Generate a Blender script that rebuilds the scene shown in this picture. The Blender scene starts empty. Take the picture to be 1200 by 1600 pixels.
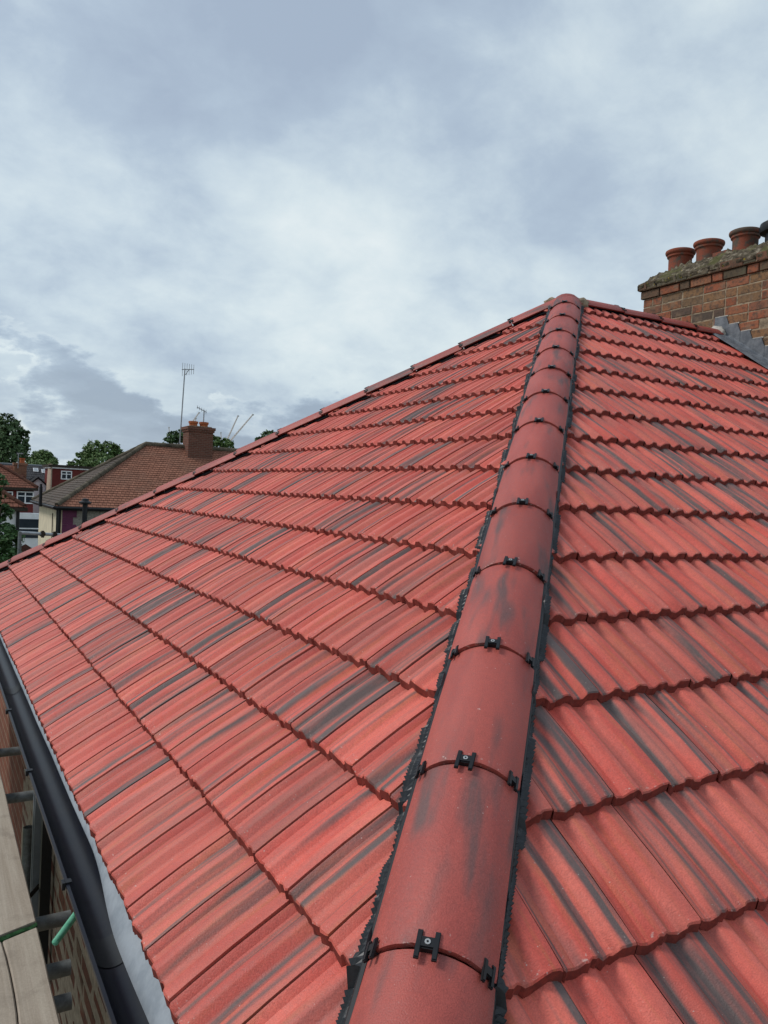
import bpy, bmesh, math, random
from mathutils import Vector, Matrix, noise as mnoise

random.seed(11)
rnd = random.random
def ru(a, b): return a + (b - a) * rnd()
V3 = Vector
SC = bpy.context.scene
COL = SC.collection

# ------------------------------------------------------------------ camera
Z0 = 8.1                                   # height of the roof apex above ground
CAM = V3((-4.51491, -4.84572, -1.68619 + Z0))
RIGHT = V3((0.861266, -0.505967, 0.047102))
DOWN = V3((0.030303, -0.041388, -0.998684))
FWD = V3((0.507250, 0.861560, -0.020314))
FPX = 1209.45
cd = bpy.data.cameras.new('camera'); cam = bpy.data.objects.new('camera', cd); COL.objects.link(cam)
cd.sensor_fit = 'VERTICAL'; cd.sensor_height = 24.0; cd.lens = FPX / 1600 * 24
cd.clip_start = 0.05; cd.clip_end = 6000
m = Matrix.Identity(4)
for i in range(3):
    m[i][0] = RIGHT[i]; m[i][1] = -DOWN[i]; m[i][2] = -FWD[i]; m[i][3] = CAM[i]
cam.matrix_world = m
SC.camera = cam

def at(px, py, depth):                     # photo pixel + depth along the view axis -> place in the world
    return CAM + (RIGHT * ((px - 600) / FPX) + DOWN * ((py - 800) / FPX) + FWD) * depth
def pix(P):
    q = P - CAM; d = q.dot(FWD)
    return 600 + FPX * q.dot(RIGHT) / d, 800 + FPX * q.dot(DOWN) / d, d

# ------------------------------------------------------------------ node helper
class NT:
    def __init__(s, tree): s.t = tree; s.x = 0
    def n(s, typ, **kw):
        nd = s.t.nodes.new(typ); s.x += 1; nd.location = (s.x * 30, 0)
        for k, v in kw.items(): setattr(nd, k, v)
        return nd
    def set(s, sock, v):
        if isinstance(v, bpy.types.NodeSocket): s.t.links.new(v, sock)
        elif isinstance(v, (tuple, list)):
            sock.default_value = tuple(v) + ((1.0,) if len(v) == 3 and sock.type == 'RGBA' else ())
        else: sock.default_value = v
    def math(s, op, a, b=None, c=None, clamp=False):
        nd = s.n('ShaderNodeMath', operation=op, use_clamp=clamp); s.set(nd.inputs[0], a)
        if b is not None: s.set(nd.inputs[1], b)
        if c is not None: s.set(nd.inputs[2], c)
        return nd.outputs[0]
    def comb(s, x, y, z):
        nd = s.n('ShaderNodeCombineXYZ')
        for i, v in enumerate((x, y, z)): s.set(nd.inputs[i], v)
        return nd.outputs[0]
    def sep(s, v):
        nd = s.n('ShaderNodeSeparateXYZ'); s.set(nd.inputs[0], v); return nd.outputs
    def noise(s, vec, scale=1.0, detail=2.0, rough=.5, dist=0.0):
        nd = s.n('ShaderNodeTexNoise'); s.set(nd.inputs['Vector'], vec)
        nd.inputs['Scale'].default_value = scale; nd.inputs['Detail'].default_value = detail
        nd.inputs['Roughness'].default_value = rough; nd.inputs['Distortion'].default_value = dist
        return nd.outputs['Fac']
    def white(s, v):
        nd = s.n('ShaderNodeTexWhiteNoise', noise_dimensions='1D'); s.set(nd.inputs['W'], v); return nd.outputs['Value']
    def step(s, v, a, b):                  # smoothstep a..b -> 0..1
        nd = s.n('ShaderNodeMapRange', interpolation_type='SMOOTHSTEP'); s.set(nd.inputs[0], v)
        s.set(nd.inputs[1], a); s.set(nd.inputs[2], b); return nd.outputs[0]
    def mix(s, f, a, b, blend='MIX'):
        nd = s.n('ShaderNodeMix', data_type='RGBA', blend_type=blend); s.set(nd.inputs[0], f)
        s.set(nd.inputs[6], a); s.set(nd.inputs[7], b); return nd.outputs[2]
    def ramp(s, f, stops):
        nd = s.n('ShaderNodeValToRGB'); s.set(nd.inputs[0], f); e = nd.color_ramp.elements
        while len(e) < len(stops): e.new(.5)
        for i, (p, c) in enumerate(stops): e[i].position = p; e[i].color = tuple(c) + (1,)
        return nd.outputs[0]
    def bump(s, h, strength, dist):
        nd = s.n('ShaderNodeBump'); s.set(nd.inputs['Height'], h)
        nd.inputs['Strength'].default_value = strength; nd.inputs['Distance'].default_value = dist
        return nd.outputs[0]
    def uv(s): return s.n('ShaderNodeUVMap', uv_map='UVMap').outputs[0]
    def pos(s): return s.n('ShaderNodeNewGeometry').outputs['Position']
    def obj(s): return s.n('ShaderNodeTexCoord').outputs['Object']
    def seed(s):                           # per-object random + per-face number stored in the mesh
        a = s.n('ShaderNodeAttribute', attribute_name='seed').outputs['Fac']
        r = s.n('ShaderNodeObjectInfo').outputs['Random']
        return s.math('ADD', a, s.math('MULTIPLY', r, 97.0))

def mat(name, col=(.5, .5, .5), rough=.7, spec=.3, metal=0.0):
    mt = bpy.data.materials.new(name); mt.use_nodes = True
    t = NT(mt.node_tree); b = mt.node_tree.nodes['Principled BSDF']
    b.inputs['Base Color'].default_value = tuple(col) + (1,)
    b.inputs['Roughness'].default_value = rough
    b.inputs['Specular IOR Level'].default_value = spec
    b.inputs['Metallic'].default_value = metal
    return mt, t, b

# ------------------------------------------------------------------ sky and sun
SUN_EL, SUN_AZ = math.radians(47), math.radians(302)      # azimuth measured like the sky node: from +Y towards +X
W = bpy.data.worlds.new('World'); SC.world = W; W.use_nodes = True
t = NT(W.node_tree); bg = W.node_tree.nodes['Background']
sky = t.n('ShaderNodeTexSky', sky_type='NISHITA', sun_disc=False)
sky.sun_elevation = SUN_EL; sky.sun_rotation = SUN_AZ; sky.air_density = 1.2; sky.dust_density = 2.0
d = t.n('ShaderNodeTexCoord').outputs['Generated']
dx, dy, dz = t.sep(d)
zc = t.math('MAXIMUM', dz, 0.0)
den = t.math('ADD', zc, 0.42)
qx, qy = t.math('DIVIDE', dx, den), t.math('DIVIDE', dy, den)
q = t.comb(qx, qy, 0.0)
n1 = t.noise(t.comb(t.math('ADD', qx, 12.0), t.math('ADD', qy, 5.0), 1.3), 1.15, 3, .5, .3)
n2 = t.noise(t.comb(t.math('MULTIPLY', qx, 1.0), qy, 4.2), 2.9, 7, .54, .2)
n3 = t.noise(t.comb(qx, qy, 9.4), 7.5, 8, .6, .2)
f = t.math('ADD', t.math('MULTIPLY', n1, .42), t.math('ADD', t.math('MULTIPLY', n2, .34), t.math('MULTIPLY', n3, .24)))
# the veil is thicker and greyer overhead, brighter towards the horizon
f = t.math('SUBTRACT', f, t.math('MULTIPLY', t.step(zc, .22, .62), .09))
cloud = t.ramp(f, [(.35, (3.0, 3.65, 4.55)), (.43, (3.5, 4.25, 5.1)), (.50, (4.5, 5.3, 5.9)), (.57, (5.45, 6.2, 6.5)), (.66, (6.5, 7.0, 7.05))])
# low heaped clouds near the horizon
cv = lambda k, kz, o: t.comb(t.math('MULTIPLY_ADD', dx, k, o), t.math('MULTIPLY', dy, k), t.math('MULTIPLY', dz, kz))
cn = t.noise(cv(3.2, 6.5, 13.7), 1.25, 9, .60, .05)
cl = t.math('ADD', cn, t.math('MULTIPLY', t.math('SUBTRACT', .125, dz), 1.5))
cmask = t.step(cl, .505, .545)
chi = t.noise(cv(5, 15, 0.0), 1.0, 6, .55)
deep = t.step(cl, .51, .60)                              # thick middle of the heap is greyer than its thin top edge
ccol = t.ramp(t.math('SUBTRACT', t.math('ADD', t.math('MULTIPLY', chi, .75), t.math('MULTIPLY_ADD', t.step(dz, .075, .0), .07, .2)), t.math('MULTIPLY', deep, .15)),
              [(.38, (2.3, 2.9, 3.75)), (.45, (2.8, 3.5, 4.4)), (.53, (3.8, 4.6, 5.4)), (.62, (6.0, 6.7, 6.9))])
cloud = t.mix(t.math('MULTIPLY', cmask, .88), cloud, ccol)
col = t.mix(.9, sky.outputs[0], cloud)
t.set(bg.inputs[0], col); bg.inputs[1].default_value = .1
sl = bpy.data.lights.new('sun', 'SUN'); so = bpy.data.objects.new('sun', sl); COL.objects.link(so)
sl.energy = 1.5; sl.angle = math.radians(16); sl.color = (1, .97, .93)
sd = V3((math.sin(SUN_AZ) * math.cos(SUN_EL), math.cos(SUN_AZ) * math.cos(SUN_EL), math.sin(SUN_EL)))
so.rotation_euler = sd.to_track_quat('Z', 'Y').to_euler(); so.location = (0, 0, 30)
SC.view_settings.view_transform = 'Standard'; SC.view_settings.look = 'None'
SC.view_settings.exposure = 0.4; SC.view_settings.gamma = 1.0; SC.view_settings.use_curve_mapping = False

# ------------------------------------------------------------------ materials
def tile_material(name, base1, base2, dark, amount, ustr, vstr, lo, hi, soft=.11, orange=0.0, smear=0.0):
    mt, t, b = mat(name, rough=.62, spec=.5)
    u, v, _ = t.sep(t.uv()); sd_ = t.seed()
    s1 = t.math('MULTIPLY', sd_, 3.17)
    a = t.white(s1)
    big = t.noise(t.comb(t.math('MULTIPLY', u, 9), t.math('MULTIPLY', v, 2.2), s1), 1, 2)
    colr = t.mix(t.step(big, .35, .65), base1, base2)
    org = t.noise(t.comb(t.math('MULTIPLY', u, 42), t.math('MULTIPLY', v, 3), s1), 1, 3, .6)
    colr = t.mix(t.math('MULTIPLY', t.step(org, .50, .70), orange), colr, (.47, .135, .048))
    wv = t.math('SUBTRACT', t.noise(t.comb(t.math('MULTIPLY', u, 6), t.math('MULTIPLY', v, 7), s1), 1, 2), .5)
    uw = t.math('MULTIPLY_ADD', wv, .013, u)
    sm_ = t.noise(t.comb(t.math('MULTIPLY', uw, 15), t.math('MULTIPLY', v, 1.6), t.math('ADD', s1, 77)), 1, 3, .6)
    colr = t.mix(t.math('MULTIPLY', t.step(sm_, .48, .66), smear), colr, (.27, .105, .082))
    st = t.noise(t.comb(t.math('MULTIPLY', uw, ustr), t.math('MULTIPLY', v, vstr), t.math('ADD', s1, 40)), 1, 2.5, .55)
    th = t.math('SUBTRACT', hi, t.math('MULTIPLY', t.math('POWER', a, amount), hi - lo))
    mask = t.step(st, th, t.math('ADD', th, soft))
    brk = t.step(t.noise(t.comb(t.math('MULTIPLY', u, 60), t.math('MULTIPLY', v, 9), s1), 1, 3), .25, .5)
    mask = t.math('MULTIPLY', mask, t.math('MULTIPLY_ADD', brk, .35, .65))
    colr = t.mix(t.math('MULTIPLY', mask, .93), colr, dark)
    tint = t.math('MULTIPLY_ADD', t.white(t.math('ADD', s1, 5.5)), .28, .86)
    colr = t.mix(1.0, colr, t.comb(tint, tint, tint), 'MULTIPLY')
    uvm = t.comb(u, v, s1)
    grain = t.noise(uvm, 330, 2, .6)
    g2 = t.noise(uvm, 60, 3, .6)
    gv = t.math('MULTIPLY_ADD', grain, .8, t.math('MULTIPLY_ADD', g2, .34, .43))
    colr = t.mix(1.0, colr, t.comb(gv, gv, gv), 'MULTIPLY')
    sp = t.noise(t.comb(u, v, t.math('ADD', s1, 9)), 120, 2, .5)
    near_tail = t.step(v, .06, .0)
    spm = t.step(sp, t.math('SUBTRACT', .735, t.math('MULTIPLY', near_tail, .12)), .80)
    colr = t.mix(t.math('MULTIPLY', spm, .7), colr, (.62, .50, .44))
    t.set(b.inputs['Base Color'], colr)
    t.set(b.inputs['Roughness'], t.math('MULTIPLY_ADD', g2, .3, .42))
    t.set(b.inputs['Normal'], t.bump(t.math('ADD', grain, g2), .45, .0025))
    return mt
M_TILE = tile_material('red_concrete_tile', (.53, .080, .055), (.62, .130, .090), (.090, .079, .073), .8, 25, .7, .42, .63, .15, .42, .45)
M_HIP = tile_material('red_hip_tile', (.31, .055, .042), (.38, .074, .055), (.115, .060, .055), .6, 13, 2.4, .47, .62, .2)

def simple(name, col, rough=.7, spec=.3, var=.18, scale=20, bumpd=0.0, col2=None, metal=0.0, space='pos', thr=(.35, .65)):
    mt, t, b = mat(name, col, rough, spec, metal)
    p = t.pos() if space == 'pos' else t.obj()
    nz = t.noise(p, scale, 4, .6)
    c = t.mix(t.step(nz, *thr), col, col2 if col2 else tuple(x * (1 - var) for x in col))
    gv = t.math('MULTIPLY_ADD', t.noise(p, scale * 9, 2), var, 1 - var / 2)
    c = t.mix(1.0, c, t.comb(gv, gv, gv), 'MULTIPLY')
    t.set(b.inputs['Base Color'], c)
    if bumpd: t.set(b.inputs['Normal'], t.bump(nz, .5, bumpd))
    return mt
M_TEDGE = simple('dark_tile_edge', (.24, .048, .035), .85, .2, .4, 60, .002, col2=(.17, .038, .030))  # tile nose faces, darker red than the tops
M_BLACK = simple('black_plastic', (.009, .010, .012), .45, .35, .3, 40)
M_MATTE = simple('matte_black_roll', (.006, .006, .007), .95, .05, .3, 40)
M_RUBBER = simple('black_pleated_roll', (.018, .020, .024), .42, .5, .4, 60)
M_GUTTER = simple('black_gutter_plastic', (.007, .008, .014), .36, .22, .35, 9, col2=(.011, .011, .015))
M_SCREW = simple('bright_screw', (.5, .5, .48), .35, .5, .1, 90, metal=.6)
M_MEMB = simple('grey_breather_membrane', (.33, .36, .39), .75, .25, .16, 11, .0, col2=(.25, .28, .31))
M_MORTAR = simple('pale_mortar', (.36, .28, .19), .9, .2, .4, 18, .01, col2=(.17, .13, .09))
M_TIMBER_D = simple('dark_timber', (.05, .04, .03), .85, .2, .3, 12)
M_LEAD = simple('weathered_lead', (.10, .11, .125), .55, .35, .4, 14, .006, col2=(.17, .18, .195))
M_CEMENT = simple('white_cement', (.52, .48, .42), .85, .2, .2, 30)
M_GALV = simple('galvanised_tube', (.20, .215, .215), .5, .45, .35, 22, .001, col2=(.12, .125, .12), metal=.25)
M_GALVL = simple('pale_galvanised_tube', (.42, .45, .46), .5, .45, .25, 9, metal=.2)
M_GREYP = simple('grey_plastic', (.20, .22, .235), .45, .4, .15, 10)
M_GREEN = simple('green_paint_tube', (.10, .36, .22), .6, .35, .4, 60, .001, col2=(.16, .45, .30))
M_MOSSG = simple('green_moss_band', (.025, .075, .028), .95, .1, .5, 60, .004)
M_WHITE = simple('white_paint', (.84, .84, .83), .5, .4, .08, 4)
M_CREAM = simple('cream_render', (.66, .58, .42), .85, .2, .14, 2.2, col2=(.56, .49, .36))
M_PURPLE = simple('purple_paint', (.16, .035, .09), .6, .3, .2, 5)
M_PEBBLE = simple('pebbledash', (.40, .36, .31), .95, .15, .5, 14, .02, col2=(.25, .22, .19))
M_REDWALL = simple('dark_red_wall', (.17, .035, .03), .8, .2, .2, 3)
M_TANWALL = simple('tan_render', (.46, .36, .27), .85, .2, .2, 3)
M_GLASS = simple('window_glass', (.035, .045, .055), .06, .6, .2, 1.0)
M_BARK = simple('bark', (.075, .058, .042), .95, .1, .5, 6, .02)
M_ORANGE = simple('orange_clay_pot', (.42, .12, .045), .8, .25, .2, 8)
M_AERIAL = simple('aerial_metal', (.36, .37, .38), .5, .4, .2, 4, metal=.3)
M_CRANE = simple('hazed_crane_paint', (.80, .72, .67), .7, .2, .1, .2)  # white paint with the haze of distance put into its colour
M_CRANEC = simple('crane_counterweight', (.6, .58, .57), .8, .2, .1, .2)

def brick_mat(name, cols, mort, soot):
    mt, t, b = mat(name, rough=.88, spec=.2)
    r = t.n('ShaderNodeObjectInfo').outputs['Random']
    p = t.pos()
    c = t.ramp(r, cols)
    nz = t.noise(p, 26, 4, .65)
    c = t.mix(t.math('MULTIPLY', t.step(nz, .43, .68), .8), c, soot)
    pat = t.noise(p, 9, 2)
    c = t.mix(t.math('MULTIPLY', t.step(pat, .52, .66), .45), c, mort)
    g = t.math('MULTIPLY_ADD', t.noise(p, 160, 3), .6, .7)
    c = t.mix(1.0, c, t.comb(g, g, g), 'MULTIPLY')
    t.set(b.inputs['Base Color'], c); t.set(b.inputs['Normal'], t.bump(nz, .6, .01))
    return mt
M_CBRICK = brick_mat('weathered_chimney_brick', [(.0, (.26, .09, .046)), (.3, (.32, .105, .056)), (.5, (.25, .14, .07)), (.72, (.18, .115, .065)), (.9, (.35, .125, .065)), (1, (.10, .075, .058))], (.25, .17, .11), (.08, .06, .047))
M_MBRICK = brick_mat('mossy_cap_brick', [(.0, (.17, .085, .055)), (.35, (.11, .085, .055)), (.6, (.20, .095, .06)), (.8, (.085, .075, .05)), (1, (.15, .12, .08))], (.13, .12, .075), (.055, .05, .038))
M_WBRICK = brick_mat('brown_wall_brick', [(.0, (.16, .055, .035)), (.4, (.20, .07, .045)), (.7, (.12, .05, .035)), (1, (.24, .09, .055))], (.26, .19, .13), (.07, .045, .032))

def clay_pot_mat():
    mt, t, b = mat('weathered_clay_pot', rough=.85, spec=.2)
    p = t.pos(); r = t.n('ShaderNodeObjectInfo').outputs['Random']
    c = t.mix(t.step(t.math('ADD', t.noise(p, 11, 5, .65), t.math('MULTIPLY', r, .08)), .47, .66), (.27, .08, .048), (.12, .09, .07))
    g = t.math('MULTIPLY_ADD', t.noise(p, 130, 3), .7, .65)
    t.set(b.inputs['Base Color'], t.mix(1.0, c, t.comb(g, g, g), 'MULTIPLY')); t.set(b.inputs['Normal'], t.bump(g, .4, .006))
    return mt
M_POT = clay_pot_mat()
M_WMORT = simple('wall_mortar', (.38, .31, .235), .9, .15, .3, 40, .004)
def flaunch_mat():
    mt, t, b = mat('mossy_flaunching', rough=.95, spec=.1)
    p = t.pos()
    c = t.ramp(t.noise(p, 17, 6, .7), [(.36, (.030, .026, .02)), (.46, (.085, .068, .045)), (.55, (.14, .115, .08)), (.64, (.33, .28, .21))])
    c = t.mix(t.math('MULTIPLY', t.step(t.noise(p, 6, 3), .5, .62), .7), c, (.10, .10, .035))
    c = t.mix(t.math('MULTIPLY', t.step(t.noise(p, 23, 2), .68, .74), .9), c, (.40, .30, .03))
    t.set(b.inputs['Base Color'], c); t.set(b.inputs['Normal'], t.bump(t.noise(p, 45, 5, .7), .9, .02))
    return mt
M_FLAUNCH = flaunch_mat()

def board_mat():
    mt, t, b = mat('weathered_scaffold_board', rough=.85, spec=.2)
    p = t.obj(); x, y, z = t.sep(p)
    r = t.math('MULTIPLY', t.n('ShaderNodeObjectInfo').outputs['Random'], 31.0)
    gr = t.noise(t.comb(t.math('MULTIPLY', x, 38), t.math('MULTIPLY', y, 1.6), r), 1, 5, .65, .3)
    c = t.ramp(gr, [(.3, (.30, .245, .185)), (.5, (.36, .30, .235)), (.68, (.42, .36, .285))])
    bl = t.noise(t.comb(x, y, r), 9, 4, .6)
    c = t.mix(t.math('MULTIPLY', t.step(bl, .5, .72), .5), c, (.22, .18, .14))
    g = t.math('MULTIPLY_ADD', t.noise(p, 150, 3), .4, .8)
    t.set(b.inputs['Base Color'], t.mix(1.0, c, t.comb(g, g, g), 'MULTIPLY')); t.set(b.inputs['Normal'], t.bump(gr, .5, .004))
    return mt
M_BOARD = board_mat()

def far_tile_mat(name, c1, c2, lich, moss=.5, bw=.17):
    mt, t, b = mat(name, rough=.9, spec=.15)
    uvv = t.uv(); p = t.pos()
    br = t.n('ShaderNodeTexBrick'); t.set(br.inputs['Vector'], uvv)
    br.offset = .5; br.inputs['Scale'].default_value = 1.0; br.inputs['Mortar Size'].default_value = .012
    br.inputs['Brick Width'].default_value = bw; br.inputs['Row Height'].default_value = 1.0
    br.inputs['Color1'].default_value = tuple(c1) + (1,); br.inputs['Color2'].default_value = tuple(c2) + (1,)
    br.inputs['Mortar'].default_value = tuple(x * .4 for x in c1) + (1,)
    c = br.outputs[0]
    c = t.mix(t.math('MULTIPLY', t.step(t.noise(p, .55, 5, .65), .42, .68), moss), c, lich)
    g = t.math('MULTIPLY_ADD', t.noise(p, 6, 4, .75), 1.3, .35)
    c = t.mix(1.0, c, t.comb(g, g, g), 'MULTIPLY')
    t.set(b.inputs['Base Color'], c)
    return mt
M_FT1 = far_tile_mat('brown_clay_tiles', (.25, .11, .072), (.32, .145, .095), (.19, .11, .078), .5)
M_FT1D = far_tile_mat('dark_grey_brown_tiles', (.095, .075, .062), (.135, .105, .085), (.065, .058, .048), .8)  # end and rear slopes, darker and greyer than the front
M_FT2 = far_tile_mat('red_brown_tiles', (.17, .068, .045), (.22, .09, .06), (.15, .08, .055), .4)
M_SLATE = far_tile_mat('dark_slates', (.060, .058, .060), (.080, .078, .080), (.05, .05, .05), .3)
def brick_sheet(name, c1, c2, mort):
    mt, t, b = mat(name, rough=.9, spec=.15)
    br = t.n('ShaderNodeTexBrick'); t.set(br.inputs['Vector'], t.uv())
    br.inputs['Scale'].default_value = 1; br.inputs['Brick Width'].default_value = .247; br.inputs['Row Height'].default_value = .0865
    br.inputs['Mortar Size'].default_value = .006
    br.inputs['Color1'].default_value = tuple(c1) + (1,); br.inputs['Color2'].default_value = tuple(c2) + (1,); br.inputs['Mortar'].default_value = tuple(mort) + (1,)
    g = t.math('MULTIPLY_ADD', t.noise(t.pos(), 12, 4, .7), .7, .65)
    t.set(b.inputs['Base Color'], t.mix(1.0, br.outputs[0], t.comb(g, g, g), 'MULTIPLY'))
    return mt
M_BRICKSHEET = brick_sheet('brown_brickwork', (.16, .06, .04), (.22, .08, .05), (.27, .20, .14))
M_DBRICK = brick_sheet('dark_chimney_brickwork', (.12, .052, .036), (.17, .07, .048), (.19, .15, .12))
M_OBRICK = brick_sheet('orange_brown_brickwork', (.27, .12, .07), (.20, .09, .055), (.25, .19, .14))
def leaf_mat(name, c1, c2, c3):
    mt, t, b = mat(name, rough=.6, spec=.3)
    a = t.n('ShaderNodeAttribute', attribute_name='seed').outputs['Fac']
    t.set(b.inputs['Base Color'], t.ramp(t.white(t.math('MULTIPLY', a, 7.3)), [(0, c1), (.55, c2), (1, c3)]))
    return mt
M_LEAF1 = leaf_mat('dark_green_leaves', (.05, .085, .036), (.075, .13, .048), (.115, .175, .065))
M_LEAF2 = leaf_mat('mid_green_leaves', (.065, .115, .033), (.10, .165, .046), (.15, .215, .07))
M_LEAF3 = leaf_mat('fresh_green_leaves', (.03, .075, .022), (.05, .11, .03), (.08, .15, .045))

# ------------------------------------------------------------------ mesh helper
class MB:
    def __init__(s): s.v = []; s.f = []; s.m = []; s.uv = []; s.sd = []
    def face(s, pts, mi=0, uv=None, seed=0.0):
        i = len(s.v); s.v += [tuple(p) for p in pts]; s.f.append(tuple(range(i, i + len(pts))))
        s.m.append(mi); s.uv.append(uv or [(0, 0)] * len(pts)); s.sd.append(seed)
    def box(s, lo, hi, mi=0, M=None, bev=0.0):
        x0, y0, z0 = lo; x1, y1, z1 = hi
        c = [V3(p) for p in ((x0, y0, z0), (x1, y0, z0), (x1, y1, z0), (x0, y1, z0), (x0, y0, z1), (x1, y0, z1), (x1, y1, z1), (x0, y1, z1))]
        if M: c = [M @ p for p in c]
        i = len(s.v); s.v += [tuple(p) for p in c]
        for q_, (a, b) in (((0, 3, 2, 1), (0, 1)), ((4, 5, 6, 7), (0, 1)), ((0, 1, 5, 4), (0, 2)), ((2, 3, 7, 6), (0, 2)), ((1, 2, 6, 5), (1, 2)), ((3, 0, 4, 7), (1, 2))):
            s.f.append(tuple(i + k for k in q_)); s.m.append(mi); s.sd.append(0.0)
            s.uv.append([(c[k][a], c[k][b]) for k in q_])
    def tube(s, p0, p1, r, seg=12, r2=None, mi=0, caps=True, hollow=0.0):
        p0, p1 = V3(p0), V3(p1); ax = (p1 - p0).normalized(); r2 = r if r2 is None else r2
        a = ax.orthogonal().normalized(); b = ax.cross(a); i = len(s.v)
        for P, R in ((p0, r), (p1, r2)):
            for k in range(seg):
                th = 2 * math.pi * k / seg; s.v.append(tuple(P + (a * math.cos(th) + b * math.sin(th)) * R))
        for k in range(seg):
            k2 = (k + 1) % seg; s.f.append((i + k, i + k2, i + seg + k2, i + seg + k)); s.m.append(mi); s.uv.append([(0, 0)] * 4); s.sd.append(0.0)
        if hollow:
            j = len(s.v)
            for P, off in ((p1, 0), (p1 - ax * .12, 0)):
                for k in range(seg):
                    th = 2 * math.pi * k / seg; s.v.append(tuple(P + (a * math.cos(th) + b * math.sin(th)) * (r2 - hollow)))
            for k in range(seg):
                k2 = (k + 1) % seg
                for q_ in ((i + seg + k, i + seg + k2, j + k2, j + k), (j + k, j + k2, j + seg + k2, j + seg + k)):
                    s.f.append(q_); s.m.append(mi); s.uv.append([(0, 0)] * 4); s.sd.append(0.0)
        elif caps:
            s.f.append(tuple(i + k for k in range(seg))[::-1]); s.m.append(mi); s.uv.append([(0, 0)] * seg); s.sd.append(0.0)
            s.f.append(tuple(i + seg + k for k in range(seg))); s.m.append(mi); s.uv.append([(0, 0)] * seg); s.sd.append(0.0)
    def lathe(s, c, prof, seg=24, mi=0):
        i = len(s.v); n = len(prof)
        for r, z in prof:
            for k in range(seg):
                th = 2 * math.pi * k / seg; s.v.append((c[0] + r * math.cos(th), c[1] + r * math.sin(th), c[2] + z))
        for a in range(n - 1):
            for k in range(seg):
                k2 = (k + 1) % seg; s.f.append((i + a * seg + k, i + a * seg + k2, i + (a + 1) * seg + k2, i + (a + 1) * seg + k)); s.m.append(mi); s.uv.append([(0, 0)] * 4); s.sd.append(0.0)
    def grid(s, rows, mi=0, uvs=None, seed=0.0, flip=False):
        i = len(s.v); nr = len(rows); nc = len(rows[0])
        for r in rows: s.v += [tuple(p) for p in r]
        for a in range(nr - 1):
            for b in range(nc - 1):
                q_ = [(a, b), (a, b + 1), (a + 1, b + 1), (a + 1, b)]
                if flip: q_ = q_[::-1]
                s.f.append(tuple(i + r * nc + c for r, c in q_)); s.m.append(mi); s.sd.append(seed)
                s.uv.append([uvs[r][c] for r, c in q_] if uvs else [(0, 0)] * 4)
    def mesh(s, name, mats, smooth=None):
        me = bpy.data.meshes.new(name); me.from_pydata(s.v, [], s.f)
        for mt in (mats if isinstance(mats, (list, tuple)) else [mats]): me.materials.append(mt)
        me.polygons.foreach_set('material_index', s.m)
        ul = me.uv_layers.new(name='UVMap'); flat = [c for u in s.uv for p in u for c in p]
        ul.data.foreach_set('uv', flat)
        at_ = me.attributes.new('seed', 'FLOAT', 'FACE'); at_.data.foreach_set('value', s.sd)
        me.update()
        if smooth is not None:
            me.polygons.foreach_set('use_smooth', [True] * len(me.polygons)); me.set_sharp_from_angle(angle=math.radians(smooth))
        return me
    def build(s, name, mats, parent=None, smooth=None):
        return link(name, s.mesh(name, mats, smooth), parent)
def link(name, me, parent=None):
    o = bpy.data.objects.new(name, me); COL.objects.link(o)
    if parent: o.parent = parent
    return o
def thing(name, label, cat, group=None, loc=(0, 0, 0)):
    o = bpy.data.objects.new(name, None); COL.objects.link(o); o.location = loc; o.empty_display_size = .3
    return tag(o, label, cat, group)
def tag(o, label, cat, group=None):
    o['label'] = label; o['category'] = cat
    if group: o['group'] = group
    return o

# ------------------------------------------------------------------ ground
mt, t, b = mat('ground_paving_and_grass', rough=.95, spec=.1)
p_ = t.pos()
t.set(b.inputs['Base Color'], t.mix(t.step(t.noise(p_, .05, 4, .6), .45, .55), (.19, .18, .165), (.08, .11, .05)))
g = MB(); R = 3000
g.face([(-R, -R, 0), (R, -R, 0), (R, R, 0), (-R, R, 0)])
o = g.build('ground', mt); o['kind'] = 'structure'

# ================================================================== THE HOUSE
house = thing('house', 'house in the foreground with a new red tiled hipped roof and brick chimney', 'house')
TH = math.radians(34.5); CT, ST, TT = math.cos(TH), math.sin(TH), math.tan(TH)
FAR = 1.058                                 # the far hip runs out a little wider
GAUGE, COVER, TLEN, TT_ = .312, .2, .387, .030
APEX = V3((0, 0, Z0))
SE_L, SE_R = 4.902, 4.890
EAVE_X, EAVE_Z = -SE_L * CT, Z0 - SE_L * ST
CHX = 1.94                                  # chimney face

roof = MB()
def deckz(x): return Z0 + x * TT - .075
e = SE_L - .06
ex, ez = -e * CT, Z0 - e * ST - .075
A = (0, 0, Z0 - .075)
roof.face([(ex, ex, ez), A, (ex, -ex * FAR, ez)], 0)                       # hip end
roof.face([(ex, ex, ez), (9, ex, ez), (9, 0, A[2]), A], 0)                 # near main slope
roof.face([(ex, -ex * FAR, ez), A, (9, 0, A[2]), (9, -ex * FAR, ez)], 1)   # rear slope
roof_o = roof.build('roof', [M_TIMBER_D, M_FT2], house)

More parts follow.
